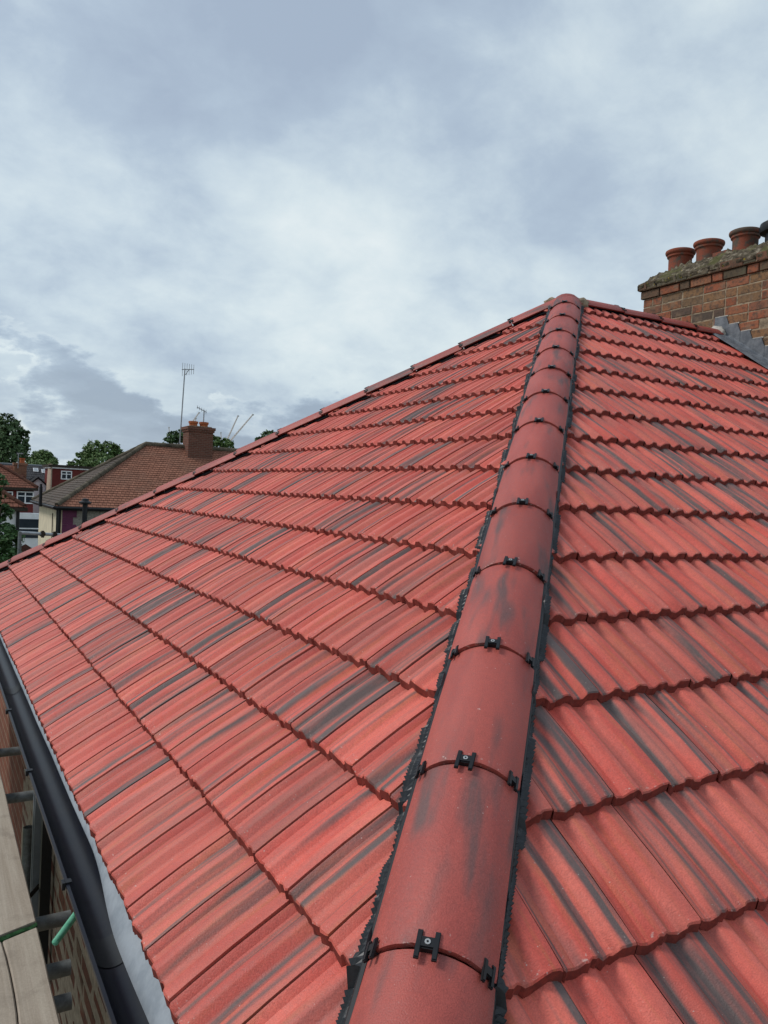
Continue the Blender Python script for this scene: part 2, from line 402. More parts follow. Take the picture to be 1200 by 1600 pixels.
# ---- tile profile: two trapezoid rolls per tile, side lap at the joint
PROF = [(.0023, .0145), (.008, .0120), (.021, .0012), (.041, -.0015), (.048, .0015), (.059, .0145), (.066, .0178), (.077, .0188), (.087, .0178), (.094, .0148),
        (.107, .0022), (.114, -.001), (.135, -.0015), (.142, .0015), (.153, .0145), (.160, .0178), (.172, .0188), (.191, .0188), (.1976, .0176)]
LAP = [(.1978, -.020), (.216, -.022)]       # hidden side lap under the neighbour
def prof(u):
    u = u % COVER
    if u <= PROF[0][0] or u >= PROF[-1][0]: return .012
    for (a, h0), (b_, h1) in zip(PROF, PROF[1:]):
        if a <= u <= b_: return h0 + (h1 - h0) * (u - a) / (b_ - a)
    return 0
def tile_rows(jit):
    pr = PROF + LAP
    rr = random.Random(jit)
    nose = [(rr.uniform(-.0034, .0034), rr.uniform(-.0018, .0010)) for _ in pr]
    top, rows = [], []
    def wt(h, v): return h + TT_ * (1 - v / GAUGE) + TT_
    bot = [(u, nose[i][0] * 1.6 - .0070, wt(h, 0) - TT_ + .0015 + (.003 if .018 > h else .0)) for i, (u, h) in enumerate(pr)]
    r0 = [(u, nose[i][0] + .0005, wt(h, 0) - .0035 + nose[i][1]) for i, (u, h) in enumerate(pr)]
    r1 = [(u, .0045 + nose[i][0] * .6, wt(h, .0045) + nose[i][1] * .5) for i, (u, h) in enumerate(pr)]
    rm = [[(u, v, wt(h, v) + .0042 * math.sin(math.pi * v / .33)) for u, h in pr] for v in (.06, .16, .27)]   # slight camber
    r2 = [(u, TLEN, wt(h, TLEN)) for u, h in pr]
    return [bot, r0, r1] + rm + [r2]
def tile_into(mb, fr, u0, s_tail, jit, seed, local=False):
    O, U, Vv, N = fr
    rr = random.Random(jit * 7 + int(seed * 13))
    rows = tile_rows(jit)
    if not local:
        du, dv, dw = rr.uniform(-.0007, .0007), rr.uniform(-.0025, .0025), rr.uniform(0, .0012)
        tr = lambda p: O + U * (u0 + p[0] + du) + Vv * (-s_tail + p[1] + dv) + N * (p[2] + dw)
    else: tr = lambda p: V3(p)
    pts = [[tr(p) for p in r] for r in rows]; uvs = [[(p[0], p[1]) for p in r] for r in rows]
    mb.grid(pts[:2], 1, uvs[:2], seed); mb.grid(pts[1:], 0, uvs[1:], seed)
WOFF = -.045
FR_L = (APEX + V3((-ST, 0, CT)) * WOFF, V3((0, -1, 0)), V3((CT, 0, ST)), V3((-ST, 0, CT)))
FR_R = (APEX + V3((0, -ST, CT)) * WOFF, V3((1, 0, 0)), V3((0, CT, ST)), V3((0, -ST, CT)))
def P_on(fr, u, s): return fr[0] + fr[1] * u - fr[2] * s + fr[3] * .04
VARIANTS = []
for k in range(10):
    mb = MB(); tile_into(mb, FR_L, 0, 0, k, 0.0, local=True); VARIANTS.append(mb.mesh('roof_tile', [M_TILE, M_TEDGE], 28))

hipn = V3((1, -1, 0)).normalized(); farn = V3((FAR, 1, 0)).normalized()
cand = []
def add_tiles(fr, side, se, uphase, umin, umax):
    k = 0
    while se - k * GAUGE > .06:
        s_t = se - k * GAUGE; n0 = math.floor((umin - uphase) / COVER)
        for i in range(n0, int((umax - uphase) / COVER) + 1):
            u0 = uphase + i * COVER
            clips = []
            if side == 'L': planes = [(V3((0, 0, 0)), hipn, -.018), (V3((0, 0, 0)), farn, -.018), (V3((0, 0, 0)), V3((1, 0, 0)), -.03)]
            else:
                planes = [(V3((0, 0, 0)), -hipn, -.018), (V3((0, 0, 0)), V3((0, 1, 0)), -.03)]
                if s_t * CT < 1.22: planes.append((V3((CHX, 0, 0)), V3((1, 0, 0)), -.004))
            cs = [P_on(fr, u0 + a, s_t - b_) for a in (0, COVER + .016) for b_ in (0, TLEN)]
            out = False
            for co, no, off in planes:
                ds = [(c - co).dot(no) - off for c in cs]
                if min(ds) >= -.02: out = True; break
                if max(ds) > 0: clips.append((co + no * off, no))
            if out: continue
            ctr = P_on(fr, u0 + .1, s_t - GAUGE / 2); px, py, dd = pix(ctr)
            vis = dd > .2 and -40 < px < 1240 and py < 1700 and py > 0
            cand.append((dd if vis else 1e6 + dd, len(cand), side, fr, u0, s_t, clips, k))
        k += 1
add_tiles(FR_L, 'L', SE_L, .086, -4.5, 4.3)
add_tiles(FR_R, 'R', SE_R, -.05, -4.3, 4.2)
cand.sort(key=lambda c: c[0])
rest = MB()
def clip_mesh(me, clips):
    bm = bmesh.new(); bm.from_mesh(me)
    for co, no in clips:
        bmesh.ops.bisect_plane(bm, geom=bm.verts[:] + bm.edges[:] + bm.faces[:], plane_co=co, plane_no=no, clear_outer=True)
    n = len(bm.faces); bm.to_mesh(me); bm.free(); return n
cut_rest = bmesh.new()
made = 0
for dd, idx, side, fr, u0, s_t, clips, k in cand:
    seed = rnd() * 50; jit = int(rnd() * 1000)
    if made < 300:
        if clips:
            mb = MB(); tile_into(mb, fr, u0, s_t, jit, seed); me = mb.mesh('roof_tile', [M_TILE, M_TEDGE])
            if clip_mesh(me, clips) < 4: continue
            me.polygons.foreach_set('use_smooth', [True] * len(me.polygons)); me.set_sharp_from_angle(angle=math.radians(28))
            link('roof_tile', me, roof_o)
        else:
            o = link('roof_tile', VARIANTS[jit % 10], roof_o)
            O, U, Vv, N = fr
            Mx = Matrix.Identity(4); P = O + U * (u0 + ru(-.0007, .0007)) + Vv * (-s_t + ru(-.0025, .0025)) + N * ru(0, .003)
            a = ru(-.005, .005); U2 = U * math.cos(a) + Vv * math.sin(a); V2 = Vv * math.cos(a) - U * math.sin(a)
            for i in range(3): Mx[i][0] = U2[i]; Mx[i][1] = V2[i]; Mx[i][2] = N[i]; Mx[i][3] = P[i]
            o.matrix_local = Mx
        made += 1
    elif clips:
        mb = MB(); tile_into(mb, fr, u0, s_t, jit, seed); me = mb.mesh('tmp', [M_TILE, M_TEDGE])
        if clip_mesh(me, clips) >= 4: cut_rest.from_mesh(me)
        bpy.data.meshes.remove(me)
    else: tile_into(rest, fr, u0, s_t, jit, seed)
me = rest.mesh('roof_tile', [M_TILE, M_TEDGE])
cut_rest.from_mesh(me); cut_rest.to_mesh(me); cut_rest.free()
me.polygons.foreach_set('use_smooth', [True] * len(me.polygons)); me.set_sharp_from_angle(angle=math.radians(28))
o = link('roof_tile', me, roof_o); o['kind'] = 'stuff'

# ---- hip and ridge tiles, clips and rolls
HR, HA, HT = .137, math.radians(62), .014
def hip_frame(dirn):
    dn = dirn.normalized(); up = -dn
    r = V3((0, 0, 1)).cross(up).normalized() * -1      # to the right when looking up the run
    n = r.cross(up); n = n if n.z > 0 else -n
    return up, r, n
def run_tiles(dirn, joints, h, name, end_top=0.0):
    up, r, n = hip_frame(dirn); base = APEX + V3((0, 0, h))
    for i, (d0, d1) in enumerate(joints):              # d0 lower end, d1 upper end, measured from the apex
        mb = MB(); L = d0 - d1; NS = 18; seed = rnd() * 60; rr = random.Random(i * 31 + int(abs(dirn.y) * 100))
        yaw = rr.uniform(-.008, .008); side = rr.uniform(-.004, .004)
        def pt(a, rad, x):
            lift = .011 * (1 - x / L)
            c = base - up * (d0 - x) + n * (lift - HR) + r * (side + yaw * (x - L / 2))
            return c + (r * math.sin(a) + n * math.cos(a)) * rad
        an = [-HA + 2 * HA * k / NS for k in range(NS + 1)]
        xs = [.0, .003, .008, L * .5, L - .004]
        rj = [rr.uniform(-.0012, .0012) for _ in an]
        def row(rad, x, j=0): return [pt(a, rad, x + (rj[q_] if j else 0)) for q_, a in enumerate(an)]
        rows = [row(HR - HT, .10), row(HR - HT, .0, 1), row(HR - .0025, .0, 1), row(HR, xs[2], 0), row(HR, xs[3]), row(HR, L - .002), row(HR - HT, L - .002)]
        vv = [-.02, -.01, 0, .01, L / 2, L, L + .01]
        mb.grid(rows, 0, [[(a * HR + .2, v) for a in an] for v in vv], seed)
        for a in (-HA, HA):
            mb.face([pt(a, HR, .0), pt(a, HR, L), pt(a, HR - HT, L), pt(a, HR - HT, .0)], 0, [(0, 0), (0, L), (.01, L), (.01, 0)], seed)
        mb.build(name, M_HIP, roof_o, 40)
    return up, r, n, base
def hip_clip(P, up, tang, nn, w, l, screw):
    mb = MB(); Mx = Matrix.Identity(4)
    for i in range(3): Mx[i][0] = tang[i]; Mx[i][1] = up[i]; Mx[i][2] = nn[i]; Mx[i][3] = P[i]
    bw = .0095 if screw else .008; th = .0045
    for sx in (-1, 1):
        x0, x1 = sorted((sx * w / 2, sx * (w / 2 - bw)))
        mb.box((x0, -l * .55, .002), (x1, l * .45, .002 + th), 0, Mx)
        mb.box((x0 + .001, -l * .55 + .002, .0067), (x1 - .001, l * .45 - .003, .0082), 0, Mx)
    mb.box((-w / 2 + bw * .5, -l * .12, .001), (w / 2 - bw * .5, l * .22, .0072), 0, Mx)
    mb.box((-w / 2 + bw * .8, -l * .17, -.016), (w / 2 - bw * .8, -l * .08, .004), 0, Mx)
    if screw:
        c = Mx @ V3((0, l * .04, .007)); mb.tube(c, c + nn * .002, .0055, 14, mi=1)
        mb.tube(c + nn * .0021, c + nn * .0026, .0022, 8, mi=0)
    mb.build('hip_clip', [M_BLACK, M_SCREW], roof_o)

HD = V3((-1 / TT, -1 / TT, -1))
HJ = [6.31, 5.8524]
while HJ[-1] > .6: HJ.append(HJ[-1] - .4577)
jn = [(HJ[i], HJ[i + 1] + .004) for i in range(len(HJ) - 1)] + [(HJ[-1], .02)]
up, r_, n_, base = run_tiles(HD, jn, .068, 'hip_tile')
for dj in HJ[1:]:
    for ang, w, l, sc in ((0, .042, .054, True), (-math.radians(48), .027, .040, False), (math.radians(48), .029, .042, False)):
        ang += ru(-.03, .03)
        nn = r_ * math.sin(ang) + n_ * math.cos(ang); tg = r_ * math.cos(ang) - n_ * math.sin(ang)
        P = base - up * (dj + ru(-.003, .003)) + n_ * (-HR + .004) + nn * (HR + .003)
        rot = ru(-.05, .05); up2 = up * math.cos(rot) + tg * math.sin(rot); tg2 = tg * math.cos(rot) - up * math.sin(rot)
        hip_clip(P, up2, tg2, nn, w, l, sc)
# far hip
FD = V3((-1 / TT, FAR / TT, -1))
FJ = [6.45 - .4577 * k for k in range(14)]
up2_, r2_, n2_, base2 = run_tiles(FD, [(FJ[i], FJ[i + 1] + .004) for i in range(13)] + [(FJ[13], .05)], .068, 'hip_tile')
for dj in FJ[1:]:
    for ang in (0, -math.radians(47), math.radians(47)):
        nn = r2_ * math.sin(ang) + n2_ * math.cos(ang); tg = r2_ * math.cos(ang) - n2_ * math.sin(ang)
        hip_clip(base2 - up2_ * dj + n2_ * (-HR + .004) + nn * (HR + .001), up2_, tg, nn, .042 if ang == 0 else .028, .05 if ang == 0 else .04, ang == 0)
# ridge
RJ = [(1.89, 1.505), (1.50, 1.03), (1.025, .56), (.555, .06)]
up3, r3, n3_, base3 = run_tiles(V3((1, 0, 0)), RJ, .045, 'ridge_tile')
for dj in (1.5025, 1.0275, .5575):
    for ang in (0, math.radians(47)):
        nn = r3 * math.sin(ang) + n3_ * math.cos(ang); tg = r3 * math.cos(ang) - n3_ * math.sin(ang)
        if ang and nn.y > 0: nn = r3 * math.sin(-ang) + n3_ * math.cos(ang); tg = r3 * math.cos(ang) + n3_ * math.sin(ang)
        hip_clip(base3 - up3 * dj + n3_ * (-HR + .004) + nn * (HR + .003), up3, tg, nn, .05 if ang == 0 else .034, .05, ang == 0)

def tile_w(u, s, se, uph):
    v = (se - s) % GAUGE
    return prof(u - uph) + TT_ * (1 - v / GAUGE) + TT_ + WOFF
def surf(side, x, y):                                   # height of the tile surface at a plan position
    if side == 'L': return Z0 + x * TT + tile_w(-y, -x / CT, SE_L, .086) / CT
    return Z0 + y * TT + tile_w(x, -y / CT, SE_R, -.05) / CT
PD = V3((-1, -1, 0)).normalized(); CPH = math.cos(math.atan(TT / math.sqrt(2)))
for side, sg in (('L', -1), ('R', 1)):
    lat = V3((-1, 1, 0)).normalized() if side == 'L' else V3((1, -1, 0)).normalized()
    st = .0055; N = int(6.28 / st); raw = []
    for i in range(N):
        d_ = .08 + i * st; c = PD * d_ * CPH
        a1 = mnoise.noise(V3((d_ * 1.7, sg * 3, 0))); a2 = mnoise.noise(V3((d_ * 9, sg * 5, 2)))
        stp = .013 * (int(d_ * 3.1 + sg) % 2)
        out_ = .138 + .008 * a1 + .005 * a2 + stp * .8 - (.006 if side == 'R' else 0)
        raw.append((d_, c, out_, surf(side, *(c + lat * out_).xy), surf(side, *(c + lat * .132).xy)))
    def sm(i, q_, w): 
        a, b_ = max(0, i - w), min(N, i + w + 1); return sum(raw[k][q_] for k in range(a, b_)) / (b_ - a)
    rows = []
    for i in range(N):
        d_, c, out_, _, _ = raw[i]; pl = (i % 2) * 2 - 1; jit = mnoise.noise(V3((d_ * 60, sg, 7)))
        z2 = max(raw[k][3] for k in range(max(0, i - 7), min(N, i + 8))); z2 = .8 * z2 + .2 * sm(i, 3, 3); z1 = max(sm(i, 4, 7), z2); zl = Z0 - d_ * math.sin(math.atan(TT / math.sqrt(2)))
        p0 = c + lat * .105; p1 = c + lat * .126; p2 = c + lat * (.126 + (out_ - .126) * .5); p3 = c + lat * (out_ + .0030 * pl * (1 + jit))
        rows.append([(p0.x, p0.y, zl - .02), (p1.x, p1.y, max(z1 + .017, zl - .045)), (p2.x, p2.y, (z1 + z2) / 2 + .014 + .0030 * pl * (1 + jit)), (p3.x, p3.y, z2 + .009 + .0030 * pl)])
    mb = MB(); mb.grid(rows, 0, flip=(side == 'R')); ro = mb.build('hip_roll', M_RUBBER, roof_o)
    mb = MB(); prev = []
    rows = []
    for i in range(0, N, 12):
        d_, c = raw[i][0], raw[i][1]; zl = Z0 - d_ * math.sin(math.atan(TT / math.sqrt(2))); wob = .0025 * mnoise.noise(V3((d_ * 3, sg, 1)))
        rows.append([(c + lat * (a + wob)).to_3d() + V3((0, 0, zl + z)) for a, z in ((.115, -.006), (.1235, -.010), (.1265, -.014), (.1265, -.034), (.120, -.04))])
    mb.grid(rows, 0, flip=(side == 'R')); mb.build('hip_roll_edge', M_BLACK, roof_o)
# black roll under the far hip and the ridge (the sides one can see)
for (dn, bs, lat, L, sl_) in ((FD.normalized(), APEX, V3((-FAR, -1, 0)).normalized(), 6.4, None), (V3((1, 0, 0)), APEX, V3((0, -1, 0)), 1.9, None)):
    mb = MB(); rows = []
    for i in range(int(L / .02)):
        P = bs + dn * (i * .02 + .1); wv = .006 * mnoise.noise(V3((i * .11, L, 0))) + .0015 * (i % 2)
        side = 'L' if L > 3 else 'R'
        q1, q2 = P + lat * (.10 if L > 3 else .085), P + lat * ((.162 if L > 3 else .112) + wv)
        z2 = surf(side, q2.x, q2.y)
        rows.append([(q1.x, q1.y, P.z - .015), (q1.x + lat.x * .014, q1.y + lat.y * .014, P.z - .03), (q2.x, q2.y, max(z2, Z0 + (q2.x if side == 'L' else q2.y) * TT + .005) + (.016 if L > 3 else .004))])
    mb.grid(rows, 0, flip=False); mb.build('hip_roll' if L > 3 else 'ridge_roll', M_MATTE, roof_o)
# mortar where hips and ridge meet, and at the chimney end of the ridge
def blob(name, c, rad, sx, sy, sz, mtl, parent, sd_=0, amp=.25):
    bm = bmesh.new(); bmesh.ops.create_icosphere(bm, subdivisions=3, radius=1)
    for v in bm.verts:
        k = 1 + amp * mnoise.noise(v.co * 2.3 + V3((sd_, 0, 0))); v.co = V3((v.co.x * sx, v.co.y * sy, v.co.z * sz)) * k * rad + V3(c)
    me = bpy.data.meshes.new(name); bm.to_mesh(me); bm.free(); me.materials.append(mtl)
    me.polygons.foreach_set('use_smooth', [True] * len(me.polygons)); return link(name, me, parent)
blob('mortar_bedding', (-.055, .10, Z0 - .01), .06, 1.3, 1.1, .9, M_MORTAR, roof_o, 1)
blob('mortar_bedding', (.10, -.075, Z0 - .025), .055, 1.3, .9, 1.0, M_MORTAR, roof_o, 5)
blob('mortar_bedding', (1.895, -.02, Z0 + .0), .10, .45, 1.0, .75, M_CEMENT, roof_o, 9, .35)
blob('apex_cap', (.0, .0, Z0 - .05), .125, 1.0, 1.0, .92, M_HIP, roof_o, 3, .02)

# ---- eave: membrane, gutter, brackets
GX, GZ, GR = -4.077, Z0 - 2.862, .057
y0, y1 = -3.98, 4.25
mb = MB(); rows = []
NY = 420
for i in range(NY + 1):
    y = y0 + (y1 - y0) * i / NY
    w1 = mnoise.noise(V3((y * 1.9, 3, 0))); w2 = .4 * mnoise.noise(V3((y * 3.3, 8, 0)))
    near = max(0, min(1, (-2.25 - y) / .55))
    near = near * near * (3 - 2 * near)
    edge = -4.032 - .003 * w1 - near * (.023 + .008 * w1)
    hang = GZ + .009 + .003 * w1 - .032 * near
    rows.append([(-3.93, y, EAVE_Z - .005 + .075), (-3.985, y, EAVE_Z - .038 + .003 * w2), (-4.022, y, EAVE_Z - .048 + .004 * w1 + .003 * w2), (-4.031 - .006 * near, y, GZ + .014 + .006 * w2), (edge, y, hang), (edge + .001, y, hang - .004)])
mb.grid(rows, 0); mb.build('eaves_membrane', M_MEMB, house, 60)
mb = MB(); seg = 18; rows = []
for rad in (GR, GR - .003):
    pass
ang = [math.pi * k / seg for k in range(seg + 1)]
prof_o = [(GX - (GR - .0) * math.cos(a), GZ - GR * math.sin(a)) for a in ang]
prof_i = [(GX - (GR - .003) * math.cos(a), GZ - (GR - .003) * math.sin(a)) for a in ang][::-1]
lip = [(GX - GR - .003, GZ - .006), (GX - GR - .003, GZ + .004), (GX - GR + .006, GZ + .004)]
full = prof_o[::-1] + lip[:2] + [lip[2]] + prof_i[::-1]
full = [(GX + GR, GZ)] + prof_o[::-1][1:-1] + lip + prof_i[::-1][1:] 
rows = [[(x, y, z) for x, z in full] for y in (y0, -2.0, 0, 2, y1)]
mb.grid(rows, 0); gut = mb.build('gutter', M_GUTTER, house, 50)
for by in (-3.55, -2.47, -1.48, -.55, .4, 1.3, 2.2, 3.1):
    mb = MB()
    rows = []
    for y in (by - .012, by + .012):
        rows.append([(GX - (GR + .004) * math.cos(a), y, GZ - (GR + .004) * math.sin(a)) for a in ang])
    mb.grid(rows, 0)
    mb.box((GX - GR - .013, by - .013, GZ - .012), (GX - GR - .004, by + .013, GZ + .009), 0)
    mb.box((GX - GR - .005, by - .012, GZ + .0045), (GX - GR + .014, by + .012, GZ + .009), 0)
    mb.build('gutter_bracket', M_BLACK, gut)
for jy in (-2.78, .05):                                 # union pieces
    mb = MB(); rows = []
    for y in (jy - .07, jy + .07): rows.append([(GX - (GR - .005) * math.cos(a), y, GZ - (GR - .005) * math.sin(a)) for a in ang])
    mb.grid(rows, 0, flip=True); mb.build('gutter_joint', M_BLACK, gut, 50)
# fascia and soffit
mb = MB(); mb.box((-4.012, -3.98, Z0 - 3.02), (-3.99, 4.2, Z0 - 2.83)); mb.build('fascia', M_TIMBER_D, house)

# ---- walls
WX = -3.95
mb = MB()
wz = Z0 - 3.0
def wallq(mb, pts, ax_, mi=0): mb.face(pts, mi, [(p[ax_] + .0, p[2]) for p in pts])
wallq(mb, [(WX + .01, -3.95, 0), (WX + .01, -3.95, wz), (WX + .01, 4.15, wz), (WX + .01, 4.15, 0)], 1)
wallq(mb, [(WX + .01, -3.95, 0), (9, -3.95, 0), (9, -3.95, wz), (WX + .01, -3.95, wz)], 0)
wallq(mb, [(9, -3.95, 0), (9, 4.15, 0), (9, 4.15, wz), (9, -3.95, wz)], 1)
wallq(mb, [(WX + .01, 4.15, 0), (WX + .01, 4.15, wz), (9, 4.15, wz), (9, 4.15, 0)], 0)
mb.face([(WX + .0065, -3.06, Z0 - 4.2), (WX + .0065, -3.06, Z0 - 3.05), (WX + .0065, .45, Z0 - 3.05), (WX + .0065, .45, Z0 - 4.2)], 1)
wall = mb.build('wall', [M_BRICKSHEET, M_WMORT], house)
def brick_mesh(L, H, D, sd_):
    mb = MB(); rr = random.Random(sd_); e_ = .004
    j = lambda: rr.uniform(-.0035, .0035)
    # face towards -X at x=-D, rounded arrises; back at x=0
    f_ = [(-D + e_ * .3, -L / 2 + e_ + j(), -H / 2 + e_ + j()), (-D + e_ * .3, L / 2 - e_ + j(), -H / 2 + e_ + j()), (-D + j() * .5, L / 2 - e_ + j(), H / 2 - e_ + j()), (-D + j() * .5, -L / 2 + e_ + j(), H / 2 - e_ + j())]
    g_ = [(-D + e_, -L / 2, -H / 2), (-D + e_, L / 2, -H / 2), (-D + e_, L / 2, H / 2), (-D + e_, -L / 2, H / 2)]
    k_ = [(.0, y, z) for _, y, z in g_]
    i = 0; mb.v = f_ + g_ + k_
    mb.f = [(0, 3, 2, 1)] + [(a, (a + 1) % 4, (a + 1) % 4 + 4, a + 4) for a in range(4)] + [(a + 4, (a + 1) % 4 + 4, (a + 1) % 4 + 8, a + 8) for a in range(4)]
    mb.m = [0] * 9; mb.sd = [0.0] * 9; mb.uv = [[(0, 0)] * 4] * 9
    return mb
STR = [brick_mesh(.235, .075, .016, k).mesh('brick', M_WBRICK) for k in range(4)]
HDR = [brick_mesh(.113, .075, .016, k + 9).mesh('brick', M_WBRICK) for k in range(3)]
for row in range(12):
    z = Z0 - 3.13 - row * .0865; y = -3.0 + (.062 if row % 2 else 0); hi_ = row % 2
    k = 0
    ystop = .35 if row < 9 else -.6
    while y < ystop:
        L = .235 if not hi_ or k % 3 else .113
        o = link('brick', random.choice(STR if L > .2 else HDR), wall); o.location = (WX + .0218 + ru(-.0006, .0006), y + L / 2, z); y += L + .012; k += 1

# ---- chimney
CY0, CY1, CXB = -.92, .915, 2.62
mb = MB(); mb.box((CHX + .0045, CY0 + .0045, Z0 - 1.6), (CXB, CY1 - .0045, Z0 + .69))
chim = mb.build('chimney', M_MORTAR, house)
CST = [brick_mesh(.235, .075, .022, k + 40).mesh('brick', M_CBRICK) for k in range(5)]
CMS = [brick_mesh(.235, .075, .022, k + 60).mesh('brick', M_MBRICK) for k in range(4)]
CMH = [brick_mesh(.113, .075, .022, k + 70).mesh('brick', M_MBRICK) for k in range(3)]
CHD = [brick_mesh(.113, .075, .022, k + 50).mesh('brick', M_CBRICK) for k in range(4)]
ROT90 = Matrix.Rotation(-math.pi / 2, 4, 'Z')
for row in range(15):
    z = Z0 + .645 - row * .0865
    proud = (.047, .022)[row] if row < 2 else 0.0
    ytop = CY1 + proud; y = ytop
    # stop where the bricks run under the roof slope or out of the picture on the near side
    ybot = max(-.80 - (proud), min(0, (z - .13 - Z0) / TT) - .15 if z < Z0 + .1 else -1)
    k = 0
    while y > ybot and y > CY0 - proud + .02:
        L = .235 if (row + k) % 2 == 0 or rnd() < .35 else .113
        if k == 0: L = .235 if row % 2 else .113
        L = min(L, y - (CY0 - proud))
        if L < .05: break
        src = (CST if L > .2 else CHD) if row > 1 or (row == 1 and rnd() < .5) else (CMS if L > .2 else CMH)
        o = link('brick', random.choice(src), chim); sc_ = L / (.235 if L > .2 else .113)
        o.location = (CHX + .022 - proud + ru(-.002, .002), y - L / 2, z); o.scale = (1 if not proud else 1 + proud / .022 * 1.0, sc_, 1)
        if proud: o.location.x = CHX + .022
        o.rotation_euler = (ru(-.008, .008), 0, ru(-.006, .006))
        y -= L + .012; k += 1
# cap bed and flaunching (grid dome), with moss
mb = MB(); mb.box((CHX - .043, CY0 - .04, Z0 + .606), (CXB + .04, CY1 + .043, Z0 + .607)); 
mb.box((CHX - .035, CY0 - .035, Z0 + .6085), (CXB + .035, CY1 + .035, Z0 + .68)); mb.build('capping', M_MORTAR, chim)
rows = []; nx, ny = 46, 120
for i in range(nx + 1):
    rw = []
    for j in range(ny + 1):
        a, b_ = i / nx, j / ny
        x = CHX - .052 + (CXB - CHX + .10) * a; y = CY0 - .05 + (CY1 - CY0 + .10) * b_
        e1 = min(a, 1 - a) * (CXB - CHX + .1); e2 = min(b_, 1 - b_) * (CY1 - CY0 + .1); e_ = min(e1 / .26, e2 / .30, 1)
        hgt = .165 * (1 - (1 - e_) ** 1.7)
        lump = mnoise.fractal(V3((x * 9, y * 9, 1)), 1, 2, 4) * .024 + max(0, mnoise.noise(V3((x * 24, y * 24, 4)))) * .045
        zz = Z0 + .668 + hgt + lump * (.5 + e_)
        if e_ < .001: zz = Z0 + .665 + lump * .4
        rw.append((x + lump * .3, y + lump * .5, zz))
    rows.append(rw)
mb = MB(); mb.grid(rows, 0)
rim = [(CHX - .052, y) for y in (CY0 - .05, CY1 + .05)]
mb.grid([rows[0], [(p[0] + .004, p[1], Z0 + .634 + .012 * mnoise.noise(V3((p[1] * 11, 3, 3)))) for p in rows[0]]], 0)
mb.grid([[r[-1] for r in rows], [(r[-1][0], r[-1][1] - .004, Z0 + .61) for r in rows]], 0)
mb.build('flaunching', M_FLAUNCH, chim, 70)
def pot(yc, H=.24, tint=0, cowl=False):
    mb = MB(); k = .95
    pr_ = [(.128, -.1), (.122, .0), (.124, H - .085), (.128, H - .075), (.139, H - .07), (.142, H - .06), (.139, H - .05), (.147, H - .046), (.157, H - .035), (.161, H - .02), (.157, H - .006), (.145, H), (.125, H - .004), (.115, H - .02), (.110, H - .25)]
    mb.lathe((2.25, yc, Z0 + .815), [(r * k, z) for r, z in pr_], 30)
    o = mb.build('chimney_pot', M_BLACK if cowl else M_POT, chim, 45)
    return o
pot(.728, .232); pot(.382, .236); pot(-.03, .236); 
mb = MB(); mb.lathe((2.22, -.40, Z0 + .80), [(.12, -.1), (.12, .12), (.165, .135), (.175, .17), (.165, .215), (.13, .235), (.04, .245), (0, .247)], 30)
mb.build('pot_cowl', M_BLACK, chim, 45)
# half-buried bricks and lumps behind the pots
mb = MB(); mb.box((2.18, .10, Z0 + .80), (2.30, .28, Z0 + .90), 0, Matrix.Translation((0, 0, 0)))
mb.build('bedding_brick', M_POT, chim)
# lead: apron on the slope + stepped flashing on the face
mb = MB(); rows = []
for i in range(60):
    y = -.02 - i * .018; zr = Z0 + y * TT + .030
    wv = .006 * mnoise.noise(V3((y * 8, 1, 1)))
    rows.append([(CHX - .21 + wv, y, zr + .016 + wv), (CHX - .19, y, zr + .030 + wv), (CHX - .11, y, zr + .028 + .5 * wv), (CHX - .03, y, zr + .034), (CHX - .006, y, zr + .06), (CHX - .004, y, zr + .12)])
mb.grid(rows, 0); mb.build('lead_soaker', M_LEAD, chim, 50)
zc_ = [Z0 + .645 + .0433 - row * .0865 for row in range(3, 16)]
for i, zt in enumerate(zc_[3:]):
    # each step: a lead tongue under one brick course
    yA = (zt - Z0 - .165) / TT                   # where this course's joint meets the rake line
    yB = yA - .0865 / TT
    if yA > 0.05: continue
    mb = MB(); x0_ = CHX - .012 - .003 * (i % 2)
    pts = [(yA + .015, zt), (yB + .02, zt), (yB - .012, zt - .0865), (yB - .014, zt - .0865 - .11), (yA + .02, zt - .11)]
    mb.face([(x0_, y, z) for y, z in pts]); mb.face([(x0_ + .004, y, z) for y, z in pts[::-1]])
    for a in range(5):
        b_ = (a + 1) % 5; mb.face([(x0_, *pts[b_]), (x0_, *pts[a]), (x0_ + .01, *pts[a]), (x0_ + .01, *pts[b_])])
    mb.build('lead_step', M_LEAD, chim)
    mb = MB(); mb.box((CHX - .0035, yB + .01, zt - .002), (CHX + .006, yA + .02, zt + .009)); mb.build('mortar_pointing', M_CEMENT, chim)

